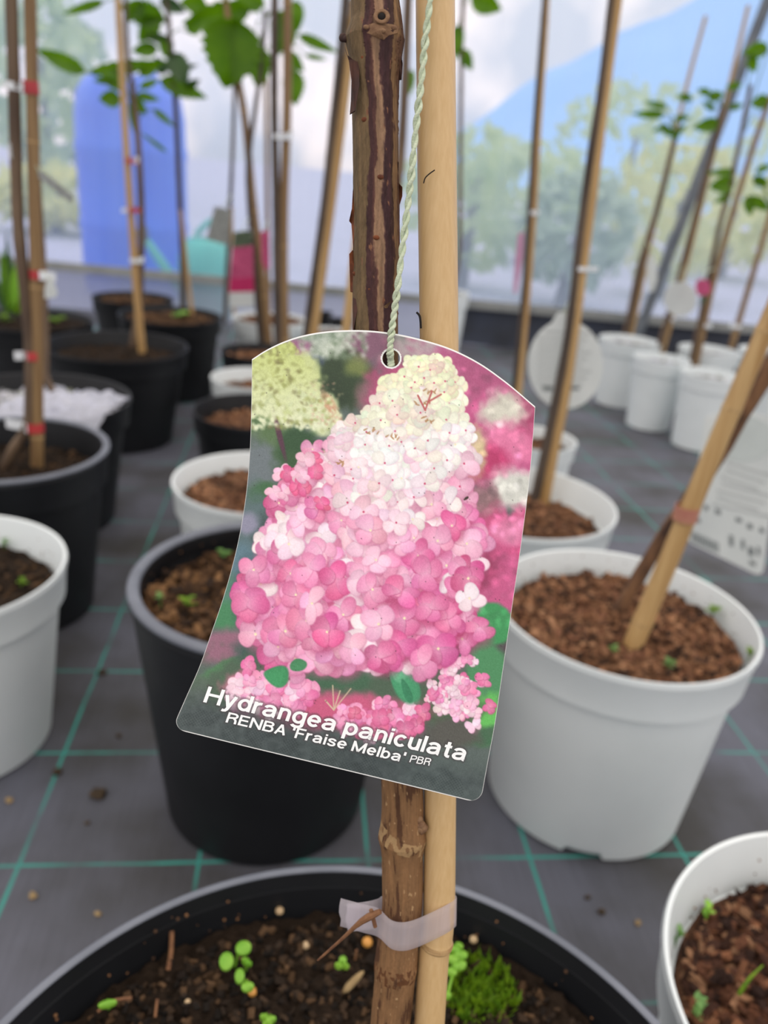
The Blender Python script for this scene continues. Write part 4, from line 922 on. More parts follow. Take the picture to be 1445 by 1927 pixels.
def tdepth(x, y):
    x = np.asarray(x, float); y = np.asarray(y, float)
    v = (y - 650) / 850.0
    return .2120 + .0100 * v + .0022 * ((x - 740) / 270) ** 2 * (1 - v) - .0040 * np.clip((640 - x) / 300, 0, 1) ** 2 * np.clip(v, 0, 1) ** 2
RGT, UPV, FWD = np.array(right), np.array(upv), np.array(fwd)
def tpos(x, y, off=0.0):
    d = tdepth(x, y) - off; u_ = (np.asarray(x) - CX) / F; v_ = -(np.asarray(y) - CY) / F
    return np.array([0, 0, HC]) + d[..., None] * (u_[..., None] * RGT + v_[..., None] * UPV + FWD)
T_, B_, L2, R2 = (interp_curve(c_, 2001) for c_ in (TOP, BOT, LEF, RIG))
vv_ = np.linspace(0, 1, NV); rc = .032
ul = np.where(vv_ > 1 - rc, rc * 1.35 * (1 - np.sqrt(np.clip(1 - ((vv_ - 1 + rc) / rc) ** 2, 0, 1))), 0.0)
UU = ul[:, None] + (1 - 2 * ul[:, None]) * np.linspace(0, 1, NU)[None, :]; VV = np.repeat(vv_[:, None], NU, 1)
def samp(c_, t):
    t = t * 2000; i = np.clip(t.astype(int), 0, 1999); q = (t - i)[..., None]; return c_[i] * (1 - q) + c_[i + 1] * q
PXY = (1 - VV)[..., None] * samp(T_, UU) + VV[..., None] * samp(B_, UU) + (1 - UU)[..., None] * samp(L2, VV) + UU[..., None] * samp(R2, VV) \
    - ((1 - UU) * (1 - VV))[..., None] * np.array(TOP[0]) - (UU * (1 - VV))[..., None] * np.array(TOP[-1]) - ((1 - UU) * VV)[..., None] * np.array(BOT[0]) - (UU * VV)[..., None] * np.array(BOT[-1])
HX, HY, HR = 736.0, 674.5, 16.5

# --- the printed picture, painted on a raster
OX, OY, PW, PH = 310, 610, 720, 920
img = np.zeros((PH, PW, 3)); yy_, xx_ = np.mgrid[0:PH, 0:PW].astype(float); xx_ += OX; yy_ += OY
def rnoise(sc, seed):
    g = np.random.default_rng(seed).random((int(PH / sc) + 3, int(PW / sc) + 3)); fy = (yy_ - OY) / sc; fx = (xx_ - OX) / sc; iy = fy.astype(int); ix = fx.astype(int); ty = fy - iy; tx = fx - ix
    ty = ty * ty * (3 - 2 * ty); tx = tx * tx * (3 - 2 * tx)
    return (g[iy, ix] * (1 - tx) + g[iy, ix + 1] * tx) * (1 - ty) + (g[iy + 1, ix] * (1 - tx) + g[iy + 1, ix + 1] * tx) * ty
N1, N2, N3, N4 = rnoise(60, 1), rnoise(24, 2), rnoise(9, 3), rnoise(3.2, 4)
img[:] = (92, 104, 100)
def blob(cx, cy, rx, ry, col, ang=0.0, soft=.5, amt=1.0, rag=.35):
    ca, sa = math.cos(ang), math.sin(ang); dx, dy = xx_ - cx, yy_ - cy
    r = np.hypot((dx * ca + dy * sa) / rx, (-dx * sa + dy * ca) / ry) + rag * (N2 - .5) + rag * .6 * (N3 - .5)
    m = np.clip((1 + soft / 2 - r) / soft, 0, 1); m = (m * m * (3 - 2 * m) * amt)[..., None]
    img[:] = img * (1 - m) + np.array(col, float) * m
# blurred background of the print
blob(500, 640, 130, 60, (130, 150, 110)); blob(640, 640, 120, 40, (150, 164, 150)); blob(640, 660, 40, 22, (184, 194, 178), soft=.8); blob(560, 655, 26, 16, (150, 96, 130), soft=1); blob(590, 690, 30, 18, (84, 96, 134), soft=1)
blob(700, 650, 40, 40, (130, 92, 112), soft=1); blob(650, 720, 62, 52, (50, 68, 44), soft=.6); blob(672, 690, 24, 20, (130, 140, 80), soft=1, amt=.8); blob(622, 745, 36, 30, (44, 62, 40), soft=.8); blob(690, 745, 22, 34, (150, 110, 120), soft=1, amt=.8)
blob(740, 735, 50, 60, (176, 84, 122), soft=.8); blob(800, 650, 56, 34, (176, 160, 164), soft=1); blob(850, 690, 50, 40, (178, 96, 136), soft=.8)
blob(950, 800, 110, 160, (192, 92, 138), soft=.5); blob(900, 700, 60, 50, (170, 88, 126), soft=.8); blob(985, 780, 40, 60, (158, 60, 100), soft=.8); blob(945, 772, 42, 36, (206, 204, 190), soft=.9); blob(955, 840, 60, 40, (214, 122, 160), soft=.9); blob(920, 872, 40, 34, (178, 58, 106), soft=.9); blob(968, 920, 46, 40, (204, 206, 198), soft=.8); blob(910, 950, 30, 40, (142, 110, 114), soft=.9); blob(895, 850, 20, 44, (190, 196, 140), soft=.9, amt=.8)
blob(950, 1020, 90, 60, (196, 82, 128), soft=.6); blob(930, 1100, 70, 80, (192, 92, 136), soft=.7); blob(960, 1000, 40, 26, (214, 130, 166), soft=1); blob(905, 1060, 36, 40, (150, 60, 96), soft=1); blob(930, 1220, 60, 50, (86, 74, 80), soft=.8)
blob(530, 735, 66, 80, (196, 206, 148), .5, soft=.4); blob(505, 690, 36, 46, (188, 196, 122), .2, soft=.5); blob(590, 770, 60, 40, (204, 214, 172), .6, soft=.5); blob(480, 760, 40, 50, (190, 200, 156), soft=.7)
blob(624, 770, 10, 40, (200, 150, 120), -.5, soft=1, amt=.8)
blob(520, 850, 60, 40, (64, 94, 60), soft=.6); blob(505, 815, 50, 24, (90, 116, 78), .4, soft=.7); blob(560, 840, 36, 36, (52, 84, 54), soft=.6); blob(545, 880, 24, 30, (60, 90, 58), soft=.8); blob(526, 820, 5, 46, (88, 56, 72), -.25, soft=.9, rag=.1)
blob(480, 880, 40, 60, (110, 120, 124), soft=.8); blob(500, 935, 42, 28, (66, 106, 70), soft=.5); blob(470, 1000, 40, 80, (92, 112, 114), soft=.7); blob(500, 1010, 26, 40, (70, 88, 88), soft=.8); blob(462, 985, 24, 20, (140, 140, 160), soft=1); blob(455, 1060, 26, 40, (96, 124, 136), soft=.9); blob(430, 1120, 40, 40, (86, 128, 112), soft=.8); blob(420, 1160, 36, 30, (72, 132, 92), soft=.8); blob(470, 1120, 30, 60, (60, 82, 88), soft=.9)
blob(420, 1220, 60, 36, (146, 104, 122), soft=.8); blob(430, 1262, 70, 22, (82, 138, 90), -.35, soft=.5); blob(480, 1230, 40, 30, (66, 90, 84), soft=.9); blob(380, 1300, 60, 30, (100, 112, 104), soft=.8)
# lower picture: leaves and small florets
blob(640, 1290, 300, 70, (80, 100, 82), soft=.6); blob(925, 1175, 42, 40, (66, 146, 90), .4, soft=.25, rag=.1); blob(915, 1260, 40, 56, (80, 140, 96), soft=.4, rag=.2); blob(912, 1350, 40, 44, (104, 186, 96), soft=.7); blob(905, 1385, 50, 20, (70, 110, 80), soft=.8)
blob(640, 1270, 60, 40, (70, 104, 80), soft=.5); blob(760, 1275, 24, 60, (70, 150, 108), -.35, soft=.25, rag=.15); blob(715, 1240, 20, 30, (86, 120, 72), soft=.5); blob(850, 1340, 60, 40, (76, 100, 74), soft=.7)
blob(480, 1290, 60, 26, (214, 120, 152), soft=.5); blob(640, 1340, 160, 34, (196, 96, 130), soft=.7); blob(850, 1380, 60, 30, (90, 90, 84), soft=.8)
def petal(cx, cy, ln, wd, ang, col, soft=.16, edge=.1, vein=0, alpha=1.0, ph=None, core=0.0):
    R_ = int(max(ln, wd) * 1.35) + 2; x0, x1, y0, y1 = int(cx - OX - R_), int(cx - OX + R_), int(cy - OY - R_), int(cy - OY + R_)
    x0, y0 = max(x0, 0), max(y0, 0); x1, y1 = min(x1, PW), min(y1, PH)
    if x1 <= x0 or y1 <= y0: return
    X = xx_[y0:y1, x0:x1] - cx; Y = yy_[y0:y1, x0:x1] - cy; ca, sa = math.cos(ang), math.sin(ang)
    a = (X * ca + Y * sa) / ln; b2 = (-X * sa + Y * ca) / (wd * (1.0 + .3 * a)); r = np.hypot(a, b2)
    if ph is not None:
        th = np.arctan2(b2, a); r = r * (1 + .07 * np.sin(2 * th + ph) + .06 * np.sin(3 * th + 2 * ph) - .07 * np.exp(-(th * 2.2) ** 2))
    m = np.clip((1 - r) / soft, 0, 1); t = np.clip((a + 1) / 2, 0, 1)
    c = np.array(col, float)[None, None] * (1 - edge * np.clip(r, 0, 1) ** 4 * .8 + .03 * (b2 if ph is None else b2 * math.sin(ph)))[..., None]
    c = c + (np.array((252, 244, 246)) - c) * (core * (1 - t) ** 1.5)[..., None] + (N4[y0:y1, x0:x1] - .5)[..., None] * 8
    m = (m * alpha)[..., None]; img[y0:y1, x0:x1] = img[y0:y1, x0:x1] * (1 - m) + np.clip(c, 0, 255) * m
G = np.random.default_rng(5)
def floret(cx, cy, r, col, dot=None, squash=1.0, shade=.28, core=.3, sep=.86):
    a0 = G.uniform(0, PI); tilt = G.uniform(.62, 1.0); tdir = G.uniform(0, PI)
    petal(cx + r * .1, cy + r * .28, r * 1.15, r * 1.0, a0, np.array(col) * np.array((.80, .62, .70)), soft=.6, alpha=shade)
    ks = list(range(4)); G.shuffle(ks)
    for k in ks:
        a = a0 + k * PI / 2 + G.normal(0, .2); q = r * G.uniform(.48, .62); c = np.clip(np.array(col) * G.uniform(.94, 1.04) + G.normal(0, 3, 3), 0, 255); sz_ = G.uniform(.88, 1.15)
        dx, dy = q * math.cos(a), q * math.sin(a) * squash; u_ = dx * math.cos(tdir) + dy * math.sin(tdir); dx -= u_ * (1 - tilt) * math.cos(tdir); dy -= u_ * (1 - tilt) * math.sin(tdir)
        px_, py_ = cx + dx, cy + dy; ph = G.uniform(0, 6.28); fs_ = tilt + (1 - tilt) * abs(math.sin(a - tdir))
        w_ = sz_ * (tilt + (1 - tilt) * abs(math.cos(a - tdir)))
        petal(px_ + .7, py_ + 1.0, r * .62 * sz_ * fs_, r * .56 * w_, a, np.clip(c * np.array((sep + .04, sep - .06, sep)), 0, 255), soft=.2, edge=0, ph=ph); petal(px_, py_, r * .60 * sz_ * fs_, r * .54 * w_, a, c, soft=.14, ph=ph, core=core)
    if dot is not None: petal(cx, cy, max(2.2, r * .1), max(2.2, r * .1), 0, dot, soft=.5, edge=0)
PINKS = [(238, 164, 200), (230, 138, 182), (244, 190, 216), (236, 152, 192), (222, 118, 164), (244, 208, 226)]
def pink(): return PINKS[G.integers(len(PINKS))]
for _ in range(420):
    x, y = G.uniform(858, 1000), G.uniform(690, 1185); c = img[int(y - OY), int(x - OX)] * G.uniform(.82, 1.22) + 6
    petal(x, y, G.uniform(7, 15), G.uniform(6, 12), G.uniform(0, PI), np.clip(c, 0, 246), soft=.9, alpha=.75)
for _ in range(70):
    petal(G.uniform(700, 850), G.uniform(630, 760), G.uniform(8, 16), G.uniform(6, 12), G.uniform(0, PI), [(196, 120, 150), (168, 80, 120), (206, 170, 176)][G.integers(3)], soft=1.0, alpha=.4)
TLp = np.array([(500, 640), (545, 640), (580, 690), (612, 740), (642, 785)], float)
for _ in range(620):
    y = G.uniform(640, 806); xr_ = float(np.interp(y, TLp[:, 1], TLp[:, 0])); x = G.uniform(474, xr_); k = G.random(); g_ = np.clip((y - 650) / 150, 0, 1)
    c = (np.array((192, 204, 128)) * (1 - g_) + np.array((222, 228, 196)) * g_) if k < .72 else ((150, 156, 92) if k < .9 else (118, 112, 74))
    petal(x, y, G.uniform(6, 11), G.uniform(4, 8), G.uniform(0, PI), c, soft=.75, alpha=.8 if k < .72 else .5, edge=.05)
for _ in range(60): petal(G.uniform(585, 645), 0 * 1 + G.uniform(715, 800), 5, 4, 0, (214, 150, 140) if G.random() < .5 else (196, 176, 150), soft=1, alpha=.35)
for _ in range(120): petal(G.uniform(560, 690), G.uniform(622, 672), G.uniform(7, 13), G.uniform(5, 9), G.uniform(0, PI), (196, 204, 192) if G.random() < .6 else (110, 128, 104), soft=1, alpha=.5)
for _ in range(46): floret(G.uniform(440, 600), 1300 + G.normal(0, 18) + 10, G.uniform(12, 20), pink())
for _ in range(40): floret(G.uniform(620, 800), 1352 + G.normal(0, 14), G.uniform(12, 20), (218, 110, 152) if G.random() < .6 else pink())
for _ in range(70): floret(852 + G.normal(0, 26), 1298 + G.normal(0, 30), G.uniform(9, 15), pink() if G.random() < .7 else (240, 214, 226))
petal(522, 1272, 24, 20, .2, (74, 150, 98), edge=.1); petal(758, 1276, 56, 25, 1.15, (76, 154, 112), edge=.12); petal(748, 1258, 30, 14, 1.3, (104, 176, 136), edge=.1); petal(765, 1300, 26, 8, 1.2, (60, 132, 96), edge=.05)
for (x1_, y1_) in ((640, 1300), (612, 1318), (660, 1296), (626, 1290)):
    for t in np.linspace(0, 1, 26): petal(628 + (x1_ - 628) * t, 1336 + (y1_ - 1336) * t, 1.8, 1.8, 0, (206, 186, 160), soft=.7, edge=0)
# the big panicle
PL = np.array([(775, 668), (760, 695), (712, 738), (700, 768), (640, 800), (606, 846), (562, 868), (532, 915), (508, 980), (484, 1040), (456, 1090), (446, 1150), (466, 1200), (492, 1232), (540, 1246)], float)
PR = np.array([(835, 668), (858, 695), (872, 760), (884, 820), (886, 880), (878, 930), (902, 985), (911, 1050), (902, 1100), (896, 1170), (870, 1212), (800, 1246)], float)
def lx(y): return np.interp(y, PL[:, 1], PL[:, 0])
def rx(y): return np.interp(y, PR[:, 1], PR[:, 0])
mk = np.clip(np.minimum(xx_ - lx(yy_), rx(yy_) - xx_) / 10, 0, 1) * ((yy_ > 668) & (yy_ < 1244)); ytop = np.clip((yy_ - 880) / 160, 0, 1)[..., None]
basec = np.array((206, 204, 170)) * (1 - ytop) + np.array((204, 92, 142)) * ytop; img[:] = img * (1 - mk[..., None]) + basec * mk[..., None]
def conecol(x, y):
    l, r = float(lx(y)), float(rx(y)); e = (x - l) / max(r - l, 1); p = np.clip((y - 912 + 175 * (abs(e - .60) ** 1.1) * 1.5 * (y > 790)) / 150, 0, 1) + G.normal(0, .09)
    top = np.array((234, 238, 204)) if y < 740 else np.array((241, 242, 238))
    if 745 < y < 800: top = np.array((236, 240, 216))
    f_ = float(N2[int(min(max(y - OY, 0), PH - 1)), int(min(max(x - OX, 0), PW - 1))]) + G.normal(0, .2)
    pk = np.array((246, 204, 224)) * np.clip(f_, 0, 1) + np.array((218, 96, 152)) * (1 - np.clip(f_, 0, 1))
    if e < .14 or e > .88 or y > 1195: pk = pk * .96 + np.array((-2, -16, -8))
    if G.random() < .10: pk = np.array((244, 224, 232))
    return np.clip(top * (1 - min(max(p, 0), 1)) + pk * min(max(p, 0), 1), 0, 255), p
pts = []
y = 680.0
while y < 1240:
    sz = np.interp(y, [680, 760, 880, 1000, 1240], [14, 19, 23, 28, 31]); l, r = float(lx(y)) + sz * .25, float(rx(y)) - sz * .25; n = max(2, int((r - l) / (sz * .78)))
    for i in range(n): pts.append((l + (r - l) * (i + .5) / n + G.normal(0, sz * .35), y + G.normal(0, sz * .35), sz))
    y += sz * .62
order = np.argsort([abs(p[0] - (lx(p[1]) + rx(p[1])) / 2) / (rx(p[1]) - lx(p[1])) * -1 + G.normal(0, .22) for p in pts])
for i in order:
    x, y, sz = pts[i]; c, p = conecol(x, y); e_ = abs((x - lx(y)) / (rx(y) - lx(y)) - .5)
    dot = (196, 70, 110) if p < .55 and G.random() < .75 else ((236, 226, 190) if G.random() < .5 else None)
    floret(x, y, sz * G.uniform(.85, 1.15), c, dot, 1 - .3 * e_, .62 if p > .3 else .22, .42 if p > .3 else .1, .86 if p > .3 else .93)
for _ in range(14): floret(G.normal(560, 22), G.normal(890, 26), G.uniform(12, 17), (226, 104, 150) if G.random() < .6 else (240, 190, 212), None, 1, .5, .3, .86)
petal(520, 1272, 26, 20, .3, (70, 150, 100), edge=.12, ph=1.0); petal(560, 1252, 18, 12, -.3, (76, 140, 98), edge=.12, ph=2.0)
for (x, y) in ((700, 812), (745, 822), (792, 760), (812, 735), (640, 870), (800, 790)):
    for t in range(6): petal(x + G.normal(0, 8), y + G.normal(0, 4), 5, 1.6, G.uniform(0, PI), (170, 130, 90), edge=0, alpha=.8)
for (a, b2) in (((800, 772), (812, 738)), ((800, 772), (786, 744)), ((806, 756), (830, 742))):
    for t in np.linspace(0, 1, 22): petal(a[0] + (b2[0] - a[0]) * t, a[1] + (b2[1] - a[1]) * t, 2.2, 2.2, 0, (182, 96, 96), soft=.6, edge=0)
for _ in range(90):
    petal(G.uniform(470, 990), G.uniform(660, 1340), 1.3, 1.3, 0, (50, 40, 44), soft=.8, edge=0)
petal(877, 938, 6, 2.6, -.6, (60, 44, 34), edge=0)
# dark foot of the print with honeycomb speckle
yb = np.interp(xx_, [324, 904], [1371, 1512]); dist = (yb - yy_) * .97
dk = np.clip((92 - dist + 16 * (N2 - .5) + 8 * (xx_ - 620) / 300 * -1) / 55, 0, 1); dk = (dk * dk * (3 - 2 * dk) * .93)[..., None]
foot = np.array((74, 84, 84)) + (N1 - .5)[..., None] * np.array((20, 22, 20)) + (N3 - .5)[..., None] * 16
hx = np.sin(xx_ * .95 + yy_ * .22) * np.sin(yy_ * 1.0 - xx_ * .25); foot = foot - (np.clip(hx, 0, 1) * 30 * (N2 > .42) * (dist < 48))[..., None]
img[:] = img * (1 - dk) + foot * dk
img[:] = (img - 140) * 1.10 + 140
img += (np.random.default_rng(9).normal(0, 5, (PH, PW)))[..., None]
# --- text, as letter meshes bent onto the tag
def arc(cx, cy, rx_, ry_, a0, a1, n=18): return [(cx + rx_ * math.cos(math.radians(a0 + (a1 - a0) * i / n)), cy + ry_ * math.sin(math.radians(a0 + (a1 - a0) * i / n))) for i in range(n + 1)]
def smooth_pts(p_, n=22): return [(q.x, q.y) for q in resample([(a, b, 0) for a, b in p_], n)]
def glyph(ch, w):
    h = w / 2; xh = .74; rx_ = .235; ry_ = (xh - w) / 2 + .012; cy = xh / 2; cx = h + rx_; xr = cx + rx_; er = (xr, 0)
    if ch == 'd': return [arc(cx, cy, rx_, ry_, 0, 360, 30), [(xr, 0), (xr, 1)]], xr + h
    if ch == 'b': return [arc(cx, cy, rx_, ry_, 0, 360, 30), [(h, 0), (h, 1)]], xr + h
    if ch == 'p': return [arc(cx, cy, rx_, ry_, 0, 360, 30), [(h, xh), (h, -.28)]], xr + h
    if ch == 'g': return [arc(cx, cy, rx_, ry_, 0, 360, 30), [(xr, xh), (xr, -.04)] + arc(cx, -.05, rx_, .16, 0, -160, 14)], xr + h
    if ch == 'a': return [arc(cx - .01, xh - h - .18, rx_ - .01, .185, 165, 0, 14) + [(xr - .02, .16), (xr + .02, h * .8), (xr + .06, h * .8)], smooth_pts([(xr - .02, .43), (cx, .395), (h + .07, .34), (h + .0, .21), (h + .07, .1), (cx - .03, h - .01), (xr - .09, .13), (xr - .02, .26)])], xr + h + .03
    if ch == 'e': return [arc(cx, cy, rx_, ry_, -2, 318, 28), [(cx - rx_, cy), (cx + rx_, cy)]], xr + h * .9
    if ch == 'c': return [arc(cx, cy, rx_, ry_, 42, 318, 24)], xr + h * .6
    if ch == 'n': return [[(h, 0), (h, xh)], arc(h + .20, xh - h - .2, .2, .21, 178, 0, 14) + [(h + .4, 0)]], .4 + w
    if ch == 'u': return [[(h + .4, 0), (h + .4, xh)], [(h, xh)] + arc(h + .20, h + .2, .2, .21, 180, 358, 14)], .4 + w
    if ch == 'r': return [[(h, 0), (h, xh)], arc(h + .25, xh - h - .24, .25, .24, 178, 80, 10)], h + .31
    if ch == 'y': return [[(h * .9, xh), (.30, .02)], [(.60 - h * .9, xh), (.27, -.12), (.21, -.2), (.13, -.215), (.05, -.2)]], .60
    if ch == 'i': return [[(h, 0), (h, xh)], [(h, 1 - .15), (h, 1)]], w
    if ch == 'l': return [[(h, 0), (h, 1)]], w
    if ch == 't': return [[(.19, .95), (.19, .2), (.21, .11), (.27, h * .85), (.37, h * .85)], [(.02, xh - h * .85), (.36, xh - h * .85)]], .38
    if ch == 's': return [smooth_pts([(.50, .52), (.44, .63), (.28, .67), (.13, .62), (.09, .53), (.15, .44), (.30, .385), (.45, .32), (.5, .21), (.44, .11), (.28, .07), (.13, .11), (.06, .22)], 36)], .58
    if ch == 'H': return [[(h, 0), (h, 1)], [(.8 - h, 0), (.8 - h, 1)], [(h, .52), (.8 - h, .52)]], .8
    if ch == 'R': return [[(h, 0), (h, 1)], [(h, 1 - h)] + arc(.46, .735, .2, .265 - h, 90, -90, 14) + [(h, .47)], [(.46, .47), (.58, .42), (.63, .3), (.65, .0)]], .74
    if ch == 'P': return [[(h, 0), (h, 1)], [(h, 1 - h)] + arc(.46, .72, .2, .28 - h, 90, -90, 14) + [(h, .44)]], .70
    if ch == 'B': return [[(h, 0), (h, 1)], [(h, 1 - h)] + arc(.44, .755, .18, .245 - h, 90, -90, 14) + [(h, .53)], [(.4, .53)] + arc(.46, .265 + h / 2, .2, .265 - h / 2, 90, -90, 14) + [(h, h)]], .74
    if ch == 'E': return [[(h, 0), (h, 1)], [(h, 1 - h), (.66, 1 - h)], [(h, .52), (.62, .52)], [(h, h), (.68, h)]], .69
    if ch == 'F': return [[(h, 0), (h, 1)], [(h, 1 - h), (.64, 1 - h)], [(h, .5), (.56, .5)]], .64
    if ch == 'N': return [[(h, 0), (h, 1)], [(.8 - h, 0), (.8 - h, 1)], [(h, 1 - .05), (.8 - h, .05)]], .8
    if ch == 'M': return [[(h, 0), (h, 1)], [(.94 - h, 0), (.94 - h, 1)], [(h, .96), (.47, .06)], [(.94 - h, .96), (.47, .06)]], .94
    if ch == 'A': return [[(h * .9, 0), (.38, .97)], [(.76 - h * .9, 0), (.38, .97)], [(.17, .3), (.59, .3)]], .76
    if ch == "'": return [[(h, .66), (h, 1)]], w
    return [], .3
def text_mesh(body, x0, y0, x1, y1, cap, w, gap=.1):
    V_ = []; F_ = []; X = 0.0
    for ch in body:
        st_, adv = glyph(ch, w)
        for pl in st_:
            n = len(pl); o_ = len(V_)
            for i, (a, b2) in enumerate(pl):
                p0_ = pl[max(i - 1, 0)]; p1_ = pl[min(i + 1, n - 1)]; dx, dy = p1_[0] - p0_[0], p1_[1] - p0_[1]; l_ = math.hypot(dx, dy) or 1
                V_.append((X + a - dy / l_ * w / 2, b2 + dx / l_ * w / 2)); V_.append((X + a + dy / l_ * w / 2, b2 - dx / l_ * w / 2))
            F_ += [(o_ + 2 * i, o_ + 2 * i + 1, o_ + 2 * i + 3, o_ + 2 * i + 2) for i in range(n - 1)]
        X += adv + (gap if ch != ' ' else 0)
    co = np.array(V_); u_ = co[:, 0] / (X - gap); hh = co[:, 1] * cap
    return np.stack([x0 + (x1 - x0) * u_ + hh * .34, y0 + (y1 - y0) * u_ - hh * .95], 1), F_
TXT = [text_mesh('Hydrangea paniculata', 382, 1321, 874, 1433, 31, .165, .085), text_mesh("RENBA 'Fraise Melba'", 424, 1359, 759, 1435, 20, .16, .1), text_mesh('PBR', 770, 1434, 808, 1441, 14, .14, .12)]
# dark halo of the letters
acc = np.zeros((PH, PW))
for pxy, fcs in TXT:
    ii = np.clip((pxy[:, 1] - OY).astype(int), 2, PH - 3); jj = np.clip((pxy[:, 0] - OX).astype(int), 2, PW - 3)
    tri = np.array([pxy[list(q[:3])].mean(0) for q in fcs]); ii = np.r_[ii, np.clip((tri[:, 1] - OY).astype(int), 2, PH - 3)]; jj = np.r_[jj, np.clip((tri[:, 0] - OX).astype(int), 2, PW - 3)]
    acc[ii, jj] = 1
for _ in range(4): acc = np.maximum(acc, .86 * np.maximum.reduce([np.roll(acc, 1, 0), np.roll(acc, -1, 0), np.roll(acc, 1, 1), np.roll(acc, -1, 1)]))
img[:] = img * (1 - .5 * acc[..., None]) + np.array((60, 50, 54)) * (.5 * acc[..., None])
# white margin along the cut edge and round the hole
hd = np.hypot(PXY[..., 0] - HX, PXY[..., 1] - HY)
gi = np.clip(PXY[..., 1] - OY, 0, PH - 1.001); gj = np.clip(PXY[..., 0] - OX, 0, PW - 1.001); i0 = gi.astype(int); j0 = gj.astype(int); ti = (gi - i0)[..., None]; tj = (gj - j0)[..., None]
i1 = np.minimum(i0 + 1, PH - 1); j1 = np.minimum(j0 + 1, PW - 1)
C3 = (img[i0, j0] * (1 - tj) + img[i0, j1] * tj) * (1 - ti) + (img[i1, j0] * (1 - tj) + img[i1, j1] * tj) * ti
edge = np.zeros((NV, NU), bool); edge[:3] = True; edge[-2:] = True; edge[:, :1] = True; edge[:, -1:] = True; edge |= hd < HR + 3.0
C3[edge] = (244, 245, 243)
C3 = np.clip(C3, 0, 255) / 255.0; LIN = np.where(C3 <= .04045, C3 / 12.92, ((C3 + .055) / 1.055) ** 2.4)
# --- card mesh: front, back, cut edge
ins = hd < HR + 1.2
PX2 = PXY.copy(); k_ = np.where(ins, HR / np.maximum(hd, 1e-6), 1.0)[..., None]
near = (hd < HR + 1.2) & (hd > HR - 2.2)
PX2[near] = (np.array([HX, HY]) + (PXY - [HX, HY]) * (HR / np.maximum(hd, 1e-6))[..., None])[near]
dead = hd <= HR - 2.2
front = tpos(PX2[..., 0], PX2[..., 1]).reshape(-1, 3)
idx = np.arange(NU * NV).reshape(NV, NU)
q4 = np.stack([idx[:-1, :-1], idx[1:, :-1], idx[1:, 1:], idx[:-1, 1:]], -1).reshape(-1, 4); bad = dead.reshape(-1)[q4].any(1); q4 = q4[~bad]
TH = .00045
back = front + FWD * TH
nF = len(front)
ringi = np.r_[idx[0, :], idx[1:, -1], idx[-1, :-1][::-1], idx[1:-1, 0][::-1]]
hb_ = {}
for a, b2, c_, d2 in q4:
    pass
ed = np.concatenate([q4[:, [0, 1]], q4[:, [1, 2]], q4[:, [2, 3]], q4[:, [3, 0]]]); es = np.sort(ed, 1); key_ = es[:, 0].astype(np.int64) * (2 * nF) + es[:, 1]; uq, cnt = np.unique(key_, return_counts=True); bd = ed[np.isin(key_, uq[cnt == 1])]
side = np.stack([bd[:, 0], bd[:, 0] + nF, bd[:, 1] + nF, bd[:, 1]], 1)
allv = np.concatenate([front, back]); allf = np.concatenate([q4, q4[:, ::-1] + nF, side])
tag_e = empty('hang_tag', tuple(tpos(np.array(HX), np.array(HY))), 'large picture tag of a pink and white hydrangea hanging on the front stem', 'plant tag')
me = bpy.data.meshes.new('card'); me.vertices.add(len(allv)); me.vertices.foreach_set('co', allv.ravel())
me.loops.add(allf.size); me.loops.foreach_set('vertex_index', allf.ravel().astype(np.int32)); me.polygons.add(len(allf)); me.polygons.foreach_set('loop_start', np.arange(0, allf.size, 4, dtype=np.int32)); me.polygons.foreach_set('loop_total', np.full(len(allf), 4, np.int32))
MT['print'] = mat('printed_card', None, None, 0.38, 50, attr=True, spec=0.5)
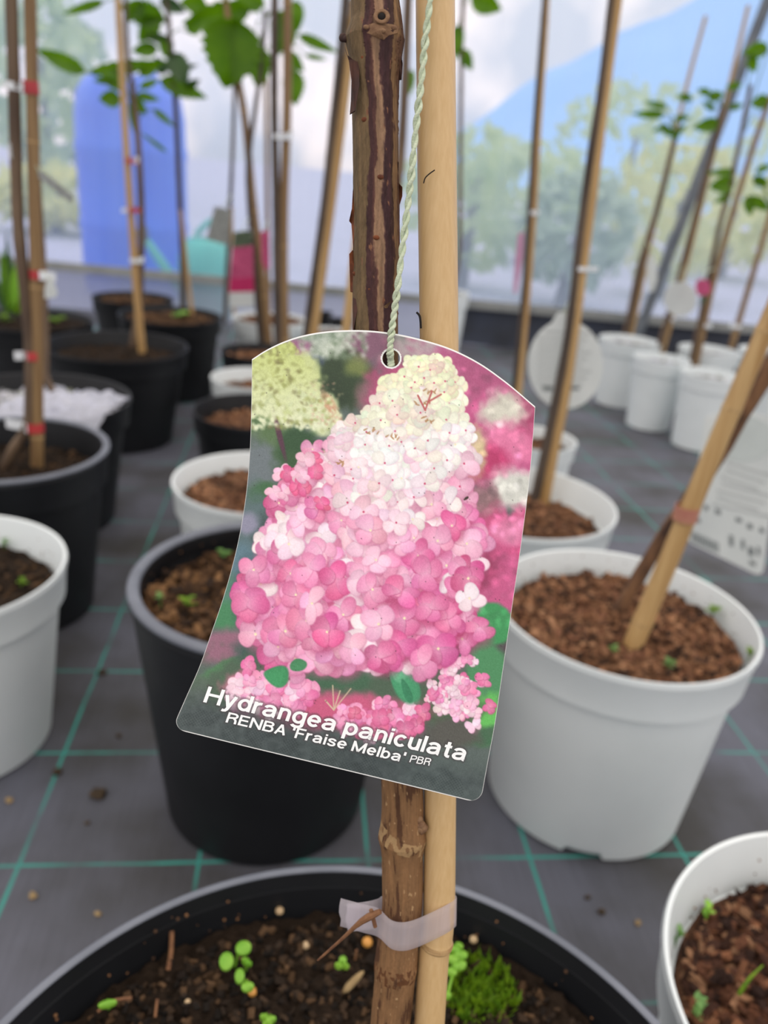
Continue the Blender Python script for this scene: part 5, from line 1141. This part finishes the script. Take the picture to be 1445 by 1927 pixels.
for nd in MT['print'].node_tree.nodes:
    if nd.type == 'MAP_RANGE' and nd.inputs['To Min'].default_value > .5: nd.inputs['To Min'].default_value = 1.0; nd.inputs['To Max'].default_value = 1.0
me.materials.append(MT['print']); me.materials.append(MT['tag_edge'])
mi = np.zeros(len(allf), np.int32); mi[len(q4):] = 1; me.update(calc_edges=True); me.polygons.foreach_set('material_index', mi)
sm = np.ones(len(allf), bool); sm[2 * len(q4):] = False; me.polygons.foreach_set('use_smooth', sm)
ca_ = me.color_attributes.new('Col', 'FLOAT_COLOR', 'POINT'); c4 = np.ones((len(allv), 4), np.float32); c4[:nF, :3] = LIN.reshape(-1, 3); c4[nF:, :3] = .85; ca_.data.foreach_set('color', c4.ravel())
me.validate(); co_ = bpy.data.objects.new('card', me); COL.objects.link(co_); co_.parent = tag_e; co_.matrix_parent_inverse = Matrix.Translation(tag_e.location).inverted()
for pxy, fcs in TXT:
    w = tpos(pxy[:, 0], pxy[:, 1], .00012); link('lettering', [tuple(q) for q in w], fcs, MT['text'], tag_e, smooth=False)

# twisted twine through the hole
SPT = [(736, 690, -.0014), (735, 676, -.0010), (734, 664, .0010), (735, 640, .0014), (740, 600, .0016), (747, 550, .002), (757, 470, .002), (767, 390, .002), (775, 320, .003), (784, 230, .004), (793, 150, .005), (801, 70, .0055), (811, -10, .006), (820, -80, .006)]
def sdep(x, y, o_):
    return und(x, y, float(tdepth(x, max(y, 640))) - o_ - max(0, (640 - y)) * .0000155)
C_ = resample([sdep(*q) for q in SPT], 520)
tw = empty('twine', C_[0], 'pale green twisted twine running from the picture tag up between stem and cane', 'twine')
for s_ in range(2):
    pts_ = []; 
    for i, p_ in enumerate(C_):
        t = (C_[min(i + 1, 519)] - C_[max(i - 1, 0)]).normalized(); s1 = t.cross(fwd).normalized(); s2 = t.cross(s1); a = i * .21 + s_ * PI
        r_ = .00046 * (1 + .22 * math.sin(i * .105)); pts_.append(p_ + s1 * r_ * math.cos(a) + s2 * r_ * math.sin(a))
    b = Buf(); b.add(*tube(pts_, .00054, 10)); b.build('strand', MT['string'], tw)
